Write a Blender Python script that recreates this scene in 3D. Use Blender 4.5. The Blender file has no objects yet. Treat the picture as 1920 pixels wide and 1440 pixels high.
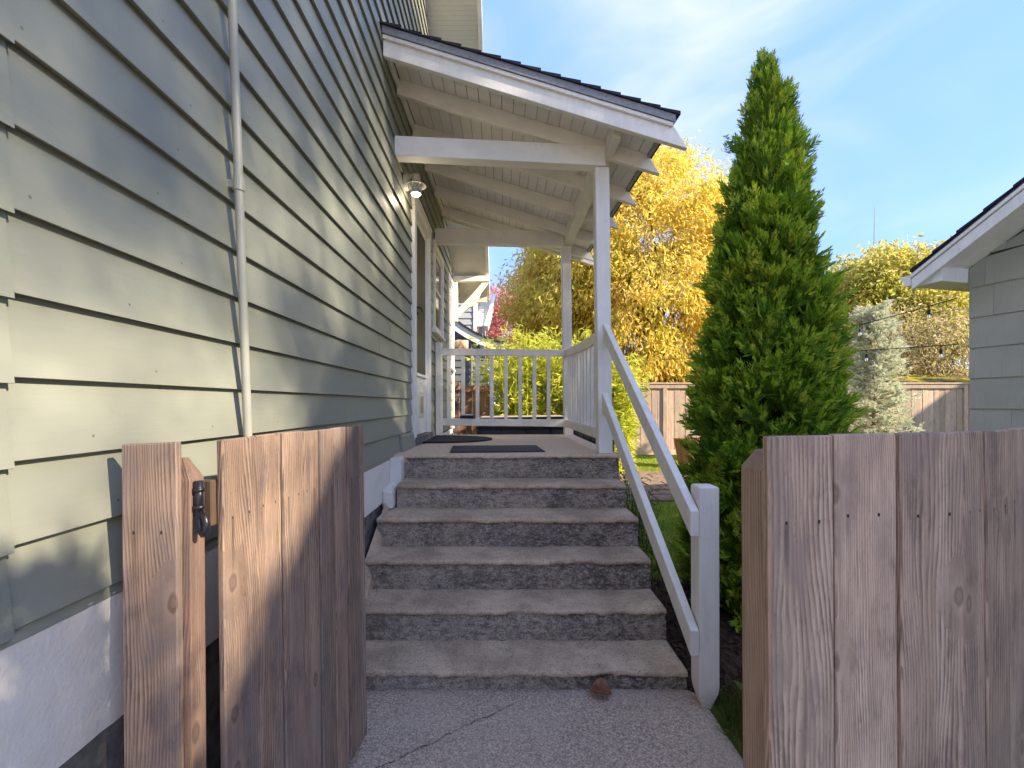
import bpy, bmesh, math, random
import numpy as np
from mathutils import Vector, Matrix, noise as mnoise

scene = bpy.context.scene
COL = scene.collection
R = math.radians
rng = random.Random(7)

# ------------------------------------------------------------------ camera
F = 860.0                      # focal length in pixels of the 1920 px wide frame
CAMZ = 1.43
cam_data = bpy.data.cameras.new("camera")
cam_data.sensor_width = 36.0
cam_data.lens = 36.0 * F / 1920.0
cam_data.shift_x = 15.0 / 1920.0
cam_data.shift_y = 37.0 / 1920.0
cam_data.clip_start = 0.05
cam_data.clip_end = 600.0
cam = bpy.data.objects.new("camera", cam_data)
cam.location = (0, 0, CAMZ)
cam.rotation_euler = (R(90), 0, 0)
COL.objects.link(cam)
scene.camera = cam

# ------------------------------------------------------------------ sun, sky, exposure
SX, SY, SZ = 1.0, -0.40, 0.64
SUN_DIR = Vector((SX, SY, SZ)).normalized()
SUN_EL = math.asin(SUN_DIR.z)
SUN_AZ = math.atan2(SUN_DIR.x, SUN_DIR.y)
sun_data = bpy.data.lights.new("sun", "SUN")
sun_data.energy = 2.0
sun_data.angle = R(0.8)
sun_data.color = (1.0, 0.87, 0.68)
sun = bpy.data.objects.new("sun", sun_data)
sun.rotation_euler = (-SUN_DIR).to_track_quat('-Z', 'Y').to_euler()
sun.location = (20, -8, 20)
COL.objects.link(sun)

world = bpy.data.worlds.new("World")
scene.world = world
world.use_nodes = True
wt = world.node_tree
wt.nodes.clear()
w_out = wt.nodes.new("ShaderNodeOutputWorld")
w_bg = wt.nodes.new("ShaderNodeBackground")
w_sky = wt.nodes.new("ShaderNodeTexSky")
w_sky.sky_type = 'NISHITA'
w_sky.sun_disc = False
w_sky.sun_elevation = SUN_EL
w_sky.sun_rotation = SUN_AZ
w_sky.air_density = 0.6
w_sky.dust_density = 0.1
w_sky.ozone_density = 1.8
w_bg.inputs['Strength'].default_value = 0.15
# thin high cloud, mixed over the sky by direction
w_tc = wt.nodes.new("ShaderNodeTexCoord")
w_map = wt.nodes.new("ShaderNodeMapping")
w_map.inputs['Scale'].default_value = (1.0, 0.8, 2.4)
w_map.inputs['Rotation'].default_value = (0.0, R(-35), R(20))
w_map.inputs['Location'].default_value = (5.3, 5.6, 7.0)
w_n = wt.nodes.new("ShaderNodeTexNoise")
w_n.inputs['Scale'].default_value = 1.5
w_n.inputs['Detail'].default_value = 5.0
w_n.inputs['Roughness'].default_value = 0.5
w_n.inputs['Distortion'].default_value = 0.5
w_r = wt.nodes.new("ShaderNodeMapRange")
w_r.interpolation_type = 'SMOOTHERSTEP'
w_r.inputs['From Min'].default_value = 0.36
w_r.inputs['From Max'].default_value = 0.70
w_r.inputs['To Min'].default_value = 0.0
w_r.inputs['To Max'].default_value = 0.85
w_mix = wt.nodes.new("ShaderNodeMixRGB")
L = wt.links.new
L(w_tc.outputs['Generated'], w_map.inputs['Vector'])
L(w_map.outputs['Vector'], w_n.inputs['Vector'])
L(w_n.outputs['Fac'], w_r.inputs['Value'])
w_veil = wt.nodes.new("ShaderNodeMixRGB")
w_veil.inputs['Color1'].default_value = (0.40, 0.69, 1.58, 1)
w_veil.inputs['Color2'].default_value = (1.42, 1.36, 1.7, 1)
w_mix.inputs['Fac'].default_value = 0.85
L(w_r.outputs['Result'], w_veil.inputs['Fac'])
L(w_veil.outputs['Color'], w_mix.inputs['Color2'])
L(w_sky.outputs['Color'], w_mix.inputs['Color1'])
L(w_mix.outputs['Color'], w_bg.inputs['Color'])
L(w_bg.outputs['Background'], w_out.inputs['Surface'])

vs = scene.view_settings
vs.view_transform = 'Standard'
vs.look = 'None'
vs.gamma = 1.0
vs.use_curve_mapping = False
vs.exposure = 2.65
scene.cycles.max_bounces = 8
scene.cycles.transparent_max_bounces = 8

# ------------------------------------------------------------------ object helpers
WLOC = {}

def link(o, parent=None, world_loc=(0, 0, 0)):
    COL.objects.link(o)
    wl = Vector(world_loc)
    if parent is not None:
        o.parent = parent
        o.location = wl - WLOC[parent.name]
    else:
        o.location = wl
    WLOC[o.name] = wl
    return o

def tag(o, label=None, cat=None, group=None, kind=None):
    if label: o["label"] = label
    if cat: o["category"] = cat
    if group: o["group"] = group
    if kind: o["kind"] = kind
    return o

def thing(name, label, cat, loc=(0, 0, 0), group=None):
    o = bpy.data.objects.new(name, None)
    o.empty_display_size = 0.1
    link(o, None, loc)
    return tag(o, label, cat, group)

def mesh_obj(name, V, Fc, mat, parent=None, smooth=False, bevel=0.0, origin=None):
    V = [Vector(v) for v in V]
    if origin is None:
        xs = [v.x for v in V]; ys = [v.y for v in V]; zs = [v.z for v in V]
        origin = Vector(((min(xs) + max(xs)) / 2, (min(ys) + max(ys)) / 2, (min(zs) + max(zs)) / 2))
    origin = Vector(origin)
    me = bpy.data.meshes.new(name)
    me.from_pydata([v - origin for v in V], [], Fc)
    mats = mat if isinstance(mat, (list, tuple)) else [mat]
    for m in mats: me.materials.append(m)
    if bevel > 0:
        bm = bmesh.new(); bm.from_mesh(me)
        bmesh.ops.recalc_face_normals(bm, faces=bm.faces)
        bmesh.ops.bevel(bm, geom=list(bm.edges), offset=bevel, segments=1, profile=0.5, affect='EDGES', clamp_overlap=True)
        bm.to_mesh(me); bm.free()
    if smooth:
        me.polygons.foreach_set("use_smooth", [True] * len(me.polygons))
    me.update()
    o = bpy.data.objects.new(name, me)
    return link(o, parent, origin)

def np_mesh(name, V, T, mat, parent=None, matidx=None):
    """a big triangle mesh from numpy arrays"""
    me = bpy.data.meshes.new(name)
    V = np.asarray(V, dtype=np.float32); T = np.asarray(T, dtype=np.int32)
    wl = np.array(WLOC[parent.name] if parent is not None else (0, 0, 0), dtype=np.float32)
    me.vertices.add(len(V)); me.vertices.foreach_set("co", (V - wl).ravel())
    me.loops.add(T.size); me.loops.foreach_set("vertex_index", T.ravel())
    k = T.shape[1]
    me.polygons.add(len(T))
    me.polygons.foreach_set("loop_start", np.arange(0, T.size, k, dtype=np.int32))
    for m in (mat if isinstance(mat, (list, tuple)) else [mat]): me.materials.append(m)
    if matidx is not None: me.polygons.foreach_set("material_index", np.asarray(matidx, dtype=np.int32))
    me.update(calc_edges=True); me.validate()
    o = bpy.data.objects.new(name, me)
    return link(o, parent, WLOC[parent.name] if parent is not None else (0, 0, 0))

class MB:
    def __init__(s): s.V = []; s.F = []
    def add(s, V, Fc):
        b = len(s.V); s.V += [tuple(v) for v in V]; s.F += [tuple(i + b for i in f) for f in Fc]; return s
    def hexa(s, p):   # p: 4 bottom (ccw), 4 top
        return s.add(p, [(3, 2, 1, 0), (4, 5, 6, 7), (0, 1, 5, 4), (1, 2, 6, 5), (2, 3, 7, 6), (3, 0, 4, 7)])
    def box(s, x0, x1, y0, y1, z0, z1):
        return s.hexa([(x0, y0, z0), (x1, y0, z0), (x1, y1, z0), (x0, y1, z0), (x0, y0, z1), (x1, y0, z1), (x1, y1, z1), (x0, y1, z1)])
    def beam(s, p0, p1, w, h, up=(0, 0, 1), cut='square'):
        """bar from p0 to p1 (centre line); w sideways, h along up"""
        p0 = Vector(p0); p1 = Vector(p1); d = (p1 - p0).normalized(); up = Vector(up)
        side = d.cross(up).normalized()
        u = up.normalized() if cut == 'plumb' else side.cross(d).normalized()
        a = side * (w / 2); b = u * (h / 2)
        return s.hexa([p0 - a - b, p0 + a - b, p1 + a - b, p1 - a - b, p0 - a + b, p0 + a + b, p1 + a + b, p1 - a + b])
    def tube(s, pts, rad, n=8, caps=True):
        pts = [Vector(p) for p in pts]
        rads = rad if isinstance(rad, (list, tuple)) else [rad] * len(pts)
        b = len(s.V); ref = None
        for i, p in enumerate(pts):
            d = (pts[min(i + 1, len(pts) - 1)] - pts[max(i - 1, 0)]).normalized()
            if ref is None:
                ref = Vector((1, 0, 0)) if abs(d.x) < 0.8 else Vector((0, 1, 0))
            a = (ref - d * ref.dot(d)).normalized(); ref = a
            c = d.cross(a)
            for k in range(n):
                t = 2 * math.pi * k / n
                s.V.append(tuple(p + (a * math.cos(t) + c * math.sin(t)) * rads[i]))
        for i in range(len(pts) - 1):
            for k in range(n):
                k2 = (k + 1) % n
                s.F.append((b + i * n + k, b + i * n + k2, b + (i + 1) * n + k2, b + (i + 1) * n + k))
        if caps:
            s.F.append(tuple(b + k for k in range(n))[::-1])
            e = b + (len(pts) - 1) * n
            s.F.append(tuple(e + k for k in range(n)))
        return s
    def lathe(s, c, prof, n=24):
        """profile of (radius, z) round the vertical axis at c"""
        b = len(s.V); c = Vector(c)
        for r, z in prof:
            for k in range(n):
                t = 2 * math.pi * k / n
                s.V.append((c.x + r * math.cos(t), c.y + r * math.sin(t), c.z + z))
        for i in range(len(prof) - 1):
            for k in range(n):
                k2 = (k + 1) % n
                s.F.append((b + i * n + k, b + i * n + k2, b + (i + 1) * n + k2, b + (i + 1) * n + k))
        return s
    def build(s, name, mat, parent=None, **kw):
        return mesh_obj(name, s.V, s.F, mat, parent, **kw)

def board(name, pl, pr, z0, z1, thick, mat, parent, bevel=0.003, back=1, zr=None):
    """upright board whose face runs from pl to pr (x, y); local X is its width, local Z its length"""
    pl = Vector((pl[0], pl[1], 0)); pr = Vector((pr[0], pr[1], 0))
    d = pr - pl; w = d.length; ang = math.atan2(d.y, d.x)
    zt_r = z1 if zr is None else zr
    h = max(z1, zt_r) - z0
    c = (pl + pr) / 2
    V = [(-w / 2, 0, -h / 2), (w / 2, 0, -h / 2), (w / 2, thick * back, -h / 2), (-w / 2, thick * back, -h / 2)]
    V += [(-w / 2, 0, z1 - z0 - h / 2), (w / 2, 0, zt_r - z0 - h / 2), (w / 2, thick * back, zt_r - z0 - h / 2), (-w / 2, thick * back, z1 - z0 - h / 2)]
    mb = MB().hexa(V)
    me = bpy.data.meshes.new(name)
    me.from_pydata(mb.V, [], mb.F); me.materials.append(mat)
    bm = bmesh.new(); bm.from_mesh(me)
    bmesh.ops.recalc_face_normals(bm, faces=bm.faces)
    if bevel: bmesh.ops.bevel(bm, geom=list(bm.edges), offset=bevel, segments=1, affect='EDGES', clamp_overlap=True)
    bm.to_mesh(me); bm.free()
    o = bpy.data.objects.new(name, me)
    link(o, parent, (c.x, c.y, z0 + h / 2))
    o.rotation_euler = (0, 0, ang)
    return o

# ------------------------------------------------------------------ material helpers
class NT:
    def __init__(s, name):
        s.m = bpy.data.materials.new(name); s.m.use_nodes = True
        s.t = s.m.node_tree; s.t.nodes.clear()
        s.out = s.t.nodes.new("ShaderNodeOutputMaterial")
    def n(s, typ, **kw):
        nd = s.t.nodes.new(typ)
        for k, v in kw.items():
            if k.startswith('i_'):
                key = k[2:].replace('_', ' ')
                nd.inputs[key].default_value = v
            else: setattr(nd, k, v)
        return nd
    def l(s, a, b): s.t.links.new(a, b)
    def val(s, x, sock):
        if hasattr(x, 'node'): s.l(x, sock)
        else: sock.default_value = x
    def math(s, op, a, b=0.0, c=None, clamp=False):
        nd = s.n("ShaderNodeMath", operation=op, use_clamp=clamp)
        s.val(a, nd.inputs[0]); s.val(b, nd.inputs[1])
        if c is not None: s.val(c, nd.inputs[2])
        return nd.outputs[0]
    def mix(s, fac, a, b, blend='MIX'):
        nd = s.n("ShaderNodeMixRGB", blend_type=blend)
        s.val(fac, nd.inputs[0])
        s.val(a if hasattr(a, 'node') else (*a, 1), nd.inputs[1]); s.val(b if hasattr(b, 'node') else (*b, 1), nd.inputs[2])
        return nd.outputs[0]
    def noise(s, vec, scale, detail=4, rough=0.55, dist=0.0):
        nd = s.n("ShaderNodeTexNoise", i_Scale=scale, i_Detail=detail, i_Roughness=rough, i_Distortion=dist)
        if vec is not None: s.l(vec, nd.inputs['Vector'])
        return nd.outputs['Fac']
    def rng(s, v, a, b, lo=0.0, hi=1.0, smooth=True):
        nd = s.n("ShaderNodeMapRange", clamp=True)
        if smooth: nd.interpolation_type = 'SMOOTHSTEP'
        s.val(v, nd.inputs['Value'])
        nd.inputs['From Min'].default_value = a; nd.inputs['From Max'].default_value = b
        nd.inputs['To Min'].default_value = lo; nd.inputs['To Max'].default_value = hi
        return nd.outputs['Result']
    def mapv(s, vec, scale=(1, 1, 1), loc=(0, 0, 0)):
        nd = s.n("ShaderNodeMapping"); nd.inputs['Scale'].default_value = scale; nd.inputs['Location'].default_value = loc
        s.l(vec, nd.inputs['Vector']); return nd.outputs['Vector']
    def objco(s, randomise=True):
        tc = s.n("ShaderNodeTexCoord")
        v = tc.outputs['Object']
        if randomise:
            oi = s.n("ShaderNodeObjectInfo")
            k = s.math('MULTIPLY', oi.outputs['Random'], 37.0)
            cm = s.n("ShaderNodeCombineXYZ"); s.l(k, cm.inputs[0]); s.l(k, cm.inputs[1]); s.l(k, cm.inputs[2])
            ad = s.n("ShaderNodeVectorMath", operation='ADD'); s.l(v, ad.inputs[0]); s.l(cm.outputs[0], ad.inputs[1])
            v = ad.outputs[0]
        return v
    def bump(s, h, strength=0.3, dist=0.01, normal=None):
        nd = s.n("ShaderNodeBump", i_Strength=strength, i_Distance=dist)
        s.l(h, nd.inputs['Height'])
        if normal is not None: s.l(normal, nd.inputs['Normal'])
        return nd.outputs['Normal']
    def pbr(s, col, rough=0.6, spec=0.4, normal=None, metal=0.0):
        b = s.n("ShaderNodeBsdfPrincipled")
        s.val(col if hasattr(col, 'node') else (*col, 1), b.inputs['Base Color'])
        s.val(rough, b.inputs['Roughness']); b.inputs['Specular IOR Level'].default_value = spec
        b.inputs['Metallic'].default_value = metal
        if normal is not None: s.l(normal, b.inputs['Normal'])
        s.l(b.outputs[0], s.out.inputs['Surface'])
        return b

def painted(name, col, var=0.10, rough=0.5, grain=0.25, dirt=(0.25, 0.22, 0.18), dirt_amt=0.15, stretch=(1, 1, 1)):
    t = NT(name); v = t.objco()
    big = t.noise(t.mapv(v, stretch), 2.3, 5, 0.6)
    fine = t.noise(v, 90, 3, 0.6)
    c1 = tuple(c * (1 - var) for c in col); c2 = tuple(min(1, c * (1 + var)) for c in col)
    c = t.mix(t.rng(big, 0.3, 0.7), c1, c2)
    spots = t.rng(t.noise(v, 9, 6, 0.72), 0.56, 0.75)
    c = t.mix(t.math('MULTIPLY', spots, dirt_amt), c, dirt)
    h = t.math('ADD', t.math('MULTIPLY', fine, 0.5), t.noise(t.mapv(v, stretch), 14, 4))
    t.pbr(c, t.rng(big, 0.2, 0.8, rough - 0.08, rough + 0.1), 0.35, t.bump(h, grain, 0.004))
    return t.m

def flat(name, col, rough=0.5, spec=0.4, metal=0.0, nscale=30, nvar=0.15, bump=0.15):
    t = NT(name); v = t.objco()
    n = t.noise(v, nscale, 4)
    c = t.mix(t.rng(n, 0.3, 0.7), tuple(k * (1 - nvar) for k in col), tuple(min(1, k * (1 + nvar)) for k in col))
    t.pbr(c, rough, spec, t.bump(n, bump, 0.003), metal)
    return t.m

def wood(name, base, light, dark, grey, grain_freq=55.0, streaks=True, nail_z=(0.835,), weather=0.5, knots=True, rough=0.75):
    """weathered plank: local X across, local Z along the grain"""
    t = NT(name); v = t.objco()
    oi0 = t.n("ShaderNodeObjectInfo"); rnd = oi0.outputs['Random']
    sp = t.n("ShaderNodeSeparateXYZ"); t.l(v, sp.inputs[0])
    x, y, z = sp.outputs
    warp = t.noise(t.mapv(v, (4.0, 4.0, 0.75)), 1.0, 2, 0.45)
    warp2 = t.noise(t.mapv(v, (16, 16, 3.0)), 1.0, 3, 0.6)
    u = t.math('ADD', t.math('ADD', x, y), t.math('ADD', t.math('MULTIPLY', warp, 0.17), t.math('MULTIPLY', warp2, 0.020)))
    vor = t.n("ShaderNodeTexVoronoi", feature='F1', voronoi_dimensions='2D', i_Scale=1.0)
    kv = t.n("ShaderNodeCombineXYZ")
    t.l(t.math('MULTIPLY', t.math('ADD', x, y), 5.0), kv.inputs[0]); t.l(t.math('MULTIPLY', z, 2.9), kv.inputs[1])
    t.l(kv.outputs[0], vor.inputs['Vector'])
    d = t.math('ADD', vor.outputs['Distance'], t.math('MULTIPLY', t.math('SUBTRACT', t.noise(t.mapv(v, (38, 38, 14)), 1.0, 3, 0.6), 0.5), 0.09))
    near = 0.0
    if knots:
        pick = t.n("ShaderNodeSeparateColor"); t.l(vor.outputs['Color'], pick.inputs[0])
        sel = t.rng(pick.outputs[0], 0.74, 0.75)
        near = t.math('MULTIPLY', t.rng(d, 0.06, 0.27, 1.0, 0.0), sel)
        u = t.math('ADD', t.math('MULTIPLY', u, t.math('SUBTRACT', 1.0, t.math('MULTIPLY', near, 0.9))), t.math('MULTIPLY', near, t.math('MULTIPLY', d, 0.42)))
    fr = t.math('MULTIPLY', t.math('ADD', 0.7, t.math('MULTIPLY', rnd, 0.6)), grain_freq * 1.9)
    saw = t.math('FRACT', t.math('MULTIPLY', u, fr))
    ring = t.math('MULTIPLY', t.rng(saw, 0.15, 0.85), t.rng(saw, 0.88, 1.0, 1.0, 0.0))
    fib = t.noise(t.mapv(v, (170, 170, 5.0)), 1.0, 5, 0.7)
    fib2 = t.noise(t.mapv(v, (26, 26, 1.0)), 1.0, 4, 0.65)
    wx = t.noise(t.mapv(v, (6, 6, 2.2)), 1.0, 6, 0.66)
    blot = t.noise(t.mapv(v, (13, 13, 5.0)), 1.0, 6, 0.7)
    speck = t.noise(t.mapv(v, (240, 240, 60.0)), 1.0, 2, 0.6)
    c = t.mix(t.math('MULTIPLY', t.rng(fib2, 0.34, 0.66), 0.9), base, light)
    c = t.mix(t.math('MULTIPLY', ring, t.rng(blot, 0.30, 0.66, 0.25, 0.90)), c, dark)
    c = t.mix(t.rng(fib, 0.47, 0.72, 0.0, 0.55), c, dark)
    c = t.mix(t.math('MULTIPLY', t.rng(wx, 0.44, 0.66), weather), c, grey)
    c = t.mix(t.math('MULTIPLY', t.rng(blot, 0.53, 0.70), weather * 0.8), c, tuple(k * 0.6 for k in grey))
    c = t.mix(t.rng(speck, 0.60, 0.75, 0.0, 0.35), c, tuple(k * 0.6 for k in dark))
    tone = t.math('ADD', 0.82, t.math('MULTIPLY', rnd, 0.36))
    cmul = t.n("ShaderNodeMixRGB", blend_type='MULTIPLY'); cmul.inputs[0].default_value = 1.0
    cb = t.n("ShaderNodeCombineXYZ"); t.l(tone, cb.inputs[0]); t.l(tone, cb.inputs[1]); t.l(tone, cb.inputs[2])
    t.l(c, cmul.inputs[1]); t.l(cb.outputs[0], cmul.inputs[2]); c = cmul.outputs[0]
    if knots:
        core = t.math('MULTIPLY', t.rng(d, 0.055, 0.08, 1.0, 0.0), sel)
        halo = t.math('MULTIPLY', t.rng(d, 0.06, 0.17, 1.0, 0.0), sel)
        c = t.mix(t.math('MULTIPLY', halo, 0.30), c, light)
        kn = t.math('SINE', t.math('MULTIPLY', d, 110.0))
        kc = t.mix(t.rng(kn, -1, 1), tuple(k * 0.42 for k in base), tuple(k * 0.6 for k in base))
        c = t.mix(t.math('MULTIPLY', core, 0.75), c, kc)
    h = t.math('ADD', t.math('MULTIPLY', ring, -0.5), t.math('MULTIPLY', fib, -0.8))
    if streaks:
        tc = t.n("ShaderNodeTexCoord"); g = t.n("ShaderNodeSeparateXYZ"); t.l(tc.outputs['Generated'], g.inputs[0])
        oi = t.n("ShaderNodeObjectInfo")
        sh = t.math('MULTIPLY', t.math('SUBTRACT', oi.outputs['Random'], 0.5), 0.12)
        tot = None
        for nz in nail_z:
            for gx in (0.26, 0.76):
                dx = t.math('ABSOLUTE', t.math('SUBTRACT', t.math('ADD', g.outputs[0], sh), gx))
                dz = t.math('SUBTRACT', nz, t.math('SUBTRACT', g.outputs[2], t.math('MULTIPLY', sh, 0.08)))     # positive below the nail
                s1 = t.math('MULTIPLY', t.rng(dx, 0.012, 0.05, 1, 0), t.math('MULTIPLY', t.rng(dz, -0.002, 0.002), t.rng(dz, 0.0, 0.14, 1, 0)))
                hole = t.math('MULTIPLY', t.rng(dx, 0.014, 0.024, 1, 0), t.rng(t.math('ABSOLUTE', dz), 0.002, 0.0035, 1, 0))
                vary = t.math('FRACT', t.math('ADD', t.math('MULTIPLY', oi.outputs['Random'], 13.7), gx * 5.3 + nz * 3.1))
                s1 = t.math('MULTIPLY', s1, t.math('MULTIPLY', t.rng(vary, 0.25, 0.9), t.rng(t.noise(t.mapv(v, (120, 120, 9)), 1.0, 3), 0.35, 0.6, 0.45, 1.0)))
                s1 = t.math('MAXIMUM', t.math('MULTIPLY', s1, 0.8), hole)
                tot = s1 if tot is None else t.math('MAXIMUM', tot, s1)
        c = t.mix(tot, c, (0.025, 0.022, 0.03))
    t.pbr(c, rough, 0.25, t.bump(h, 0.35, 0.003))
    return t.m

def leaf_mat(name, cols, trans=0.4, nscale=1.2, rough=0.5):
    """cols: three colours mixed by leaf and by clump"""
    t = NT(name)
    geo = t.n("ShaderNodeNewGeometry")
    tc = t.n("ShaderNodeTexCoord")
    r = geo.outputs['Random Per Island']
    n = t.noise(tc.outputs['Object'], nscale, 3, 0.6)
    f = t.math('ADD', t.math('MULTIPLY', r, 0.55), t.math('MULTIPLY', t.rng(n, 0.3, 0.7), 0.45))
    rp = t.n("ShaderNodeValToRGB"); e = rp.color_ramp.elements
    e[0].position = 0.12; e[0].color = (*cols[0], 1); e[1].position = 0.88; e[1].color = (*cols[2], 1)
    k = rp.color_ramp.elements.new(0.5); k.color = (*cols[1], 1)
    t.l(f, rp.inputs[0])
    b = t.n("ShaderNodeBsdfPrincipled"); t.l(rp.outputs[0], b.inputs['Base Color'])
    b.inputs['Roughness'].default_value = rough; b.inputs['Specular IOR Level'].default_value = 0.3
    tr = t.n("ShaderNodeBsdfTranslucent"); t.l(rp.outputs[0], tr.inputs['Color'])
    mx = t.n("ShaderNodeMixShader"); mx.inputs[0].default_value = trans
    t.l(b.outputs[0], mx.inputs[1]); t.l(tr.outputs[0], mx.inputs[2]); t.l(mx.outputs[0], t.out.inputs['Surface'])
    return t.m

# ------------------------------------------------------------------ materials
M = {}
def siding_mat():
    t = NT("sage_board_paint"); v = t.objco()
    tc = t.n("ShaderNodeTexCoord"); sp = t.n("ShaderNodeSeparateXYZ"); t.l(tc.outputs['Object'], sp.inputs[0])
    big = t.noise(t.mapv(v, (0.5, 0.5, 1.5)), 2.3, 5, 0.6); gr = t.noise(t.mapv(v, (60, 4, 90)), 1.0, 5, 0.68); fine = t.noise(v, 130, 3, 0.6)
    c = t.mix(t.rng(big, 0.3, 0.7), (0.245, 0.255, 0.203), (0.285, 0.295, 0.24))
    c = t.mix(t.rng(gr, 0.55, 0.78, 0, 0.22), c, (0.17, 0.18, 0.145))
    c = t.mix(t.rng(t.noise(v, 7, 6, 0.75), 0.58, 0.74, 0, 0.22), c, (0.19, 0.185, 0.15))
    # dust under each lap and small nail heads near the lower edge
    oi = t.n("ShaderNodeObjectInfo")
    ny = t.math('ABSOLUTE', t.math('SUBTRACT', t.math('FRACT', t.math('ADD', t.math('DIVIDE', sp.outputs[1], 0.405), oi.outputs['Random'])), 0.5))
    nz = t.math('ABSOLUTE', t.math('ADD', sp.outputs[2], 0.052))
    dd = t.math('SQRT', t.math('ADD', t.math('POWER', t.math('MULTIPLY', ny, 0.405), 2.0), t.math('POWER', nz, 2.0)))
    nail = t.rng(dd, 0.0022, 0.0042, 1, 0)
    c = t.mix(t.math('MULTIPLY', nail, 0.6), c, (0.06, 0.065, 0.055))
    h = t.math('ADD', t.math('ADD', t.math('MULTIPLY', fine, 0.35), t.math('MULTIPLY', gr, 0.7)), t.math('SUBTRACT', big, t.math('MULTIPLY', nail, 1.5)))
    t.pbr(c, t.rng(big, 0.2, 0.8, 0.40, 0.55), 0.3, t.bump(h, 0.22, 0.004)); return t.m
M['siding'] = siding_mat()
M['found'] = painted("white_masonry_paint", (0.81, 0.765, 0.69), 0.06, 0.6, 0.8, (0.5, 0.48, 0.45), 0.25)
M['white'] = painted("white_trim_paint", (0.88, 0.835, 0.74), 0.06, 0.46, 0.5, (0.42, 0.39, 0.33), 0.32, (6, 6, 1.2))
M['porch'] = painted("porch_white_paint", (0.88, 0.84, 0.76), 0.07, 0.52, 0.5, (0.42, 0.39, 0.34), 0.30)
M['ceil'] = painted("porch_ceiling_paint", (0.86, 0.82, 0.74), 0.06, 0.5, 0.3, (0.42, 0.40, 0.35), 0.25)
M['cream'] = painted("cream_paint", (0.66, 0.62, 0.50), 0.05, 0.5, 0.3)
M['core'] = flat("sheathing", (0.12, 0.13, 0.11), 0.8)
M['shingle'] = flat("asphalt_shingle", (0.035, 0.035, 0.042), 0.9, 0.2, nscale=160, nvar=0.6, bump=0.8)
M['drip'] = flat("grey_metal_edge", (0.27, 0.27, 0.285), 0.45)
M['black'] = flat("black_iron", (0.015, 0.015, 0.02), 0.32, 0.5, nscale=60, bump=0.3)
M['screen'] = flat("dark_door_screen", (0.045, 0.042, 0.045), 0.4, 0.3, nscale=8)
M['glass'] = flat("window_glass", (0.05, 0.055, 0.06), 0.04, 0.8, nscale=2, bump=0.0)
M['tan'] = flat("tan_vinyl", (0.42, 0.33, 0.24), 0.5)
M['tub'] = flat("dark_spa_panel", (0.045, 0.052, 0.058), 0.45, nscale=6)
M['rubber'] = flat("black_rubber_mat", (0.018, 0.019, 0.022), 0.75, 0.3, nscale=260, nvar=0.6, bump=1.0)
M['matgrey'] = flat("grey_fibre_mat", (0.10, 0.095, 0.092), 0.95, 0.1, nscale=240, nvar=0.5, bump=1.0)
M['matedge'] = flat("dark_mat_binding", (0.045, 0.045, 0.048), 0.7, 0.2)
M['greyplastic'] = flat("grey_plastic", (0.34, 0.35, 0.36), 0.35)
M['pipe'] = painted("painted_conduit", (0.36, 0.36, 0.30), 0.04, 0.4, 0.1)
M['lampmetal'] = painted("cream_enamel", (0.55, 0.53, 0.46), 0.05, 0.35, 0.1)

def emit_mat(name, col, s):
    t = NT(name); e = t.n("ShaderNodeEmission"); e.inputs['Color'].default_value = (*col, 1); e.inputs['Strength'].default_value = s
    t.l(e.outputs[0], t.out.inputs['Surface']); return t.m
M['bulb'] = emit_mat("lit_bulb", (1.0, 0.90, 0.72), 2.2)

def concrete_tread():
    t = NT("worn_concrete_tread"); v = t.objco()
    big = t.noise(v, 4.0, 7, 0.66); fine = t.noise(v, 105, 3, 0.75); mid = t.noise(v, 26, 6, 0.72)
    c = t.mix(t.rng(big, 0.32, 0.68), (0.42, 0.315, 0.22), (0.70, 0.54, 0.375))
    c = t.mix(t.rng(mid, 0.54, 0.72, 0, 0.6), c, (0.22, 0.19, 0.165))
    c = t.mix(t.rng(fine, 0.53, 0.66, 0, 0.75), c, (0.13, 0.115, 0.10))
    c = t.mix(t.rng(fine, 0.30, 0.42, 0.7, 0.0), c, (0.66, 0.58, 0.49))
    h = t.math('ADD', t.math('MULTIPLY', fine, 0.7), mid)
    t.pbr(c, 0.88, 0.2, t.bump(h, 0.6, 0.004)); return t.m

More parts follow.
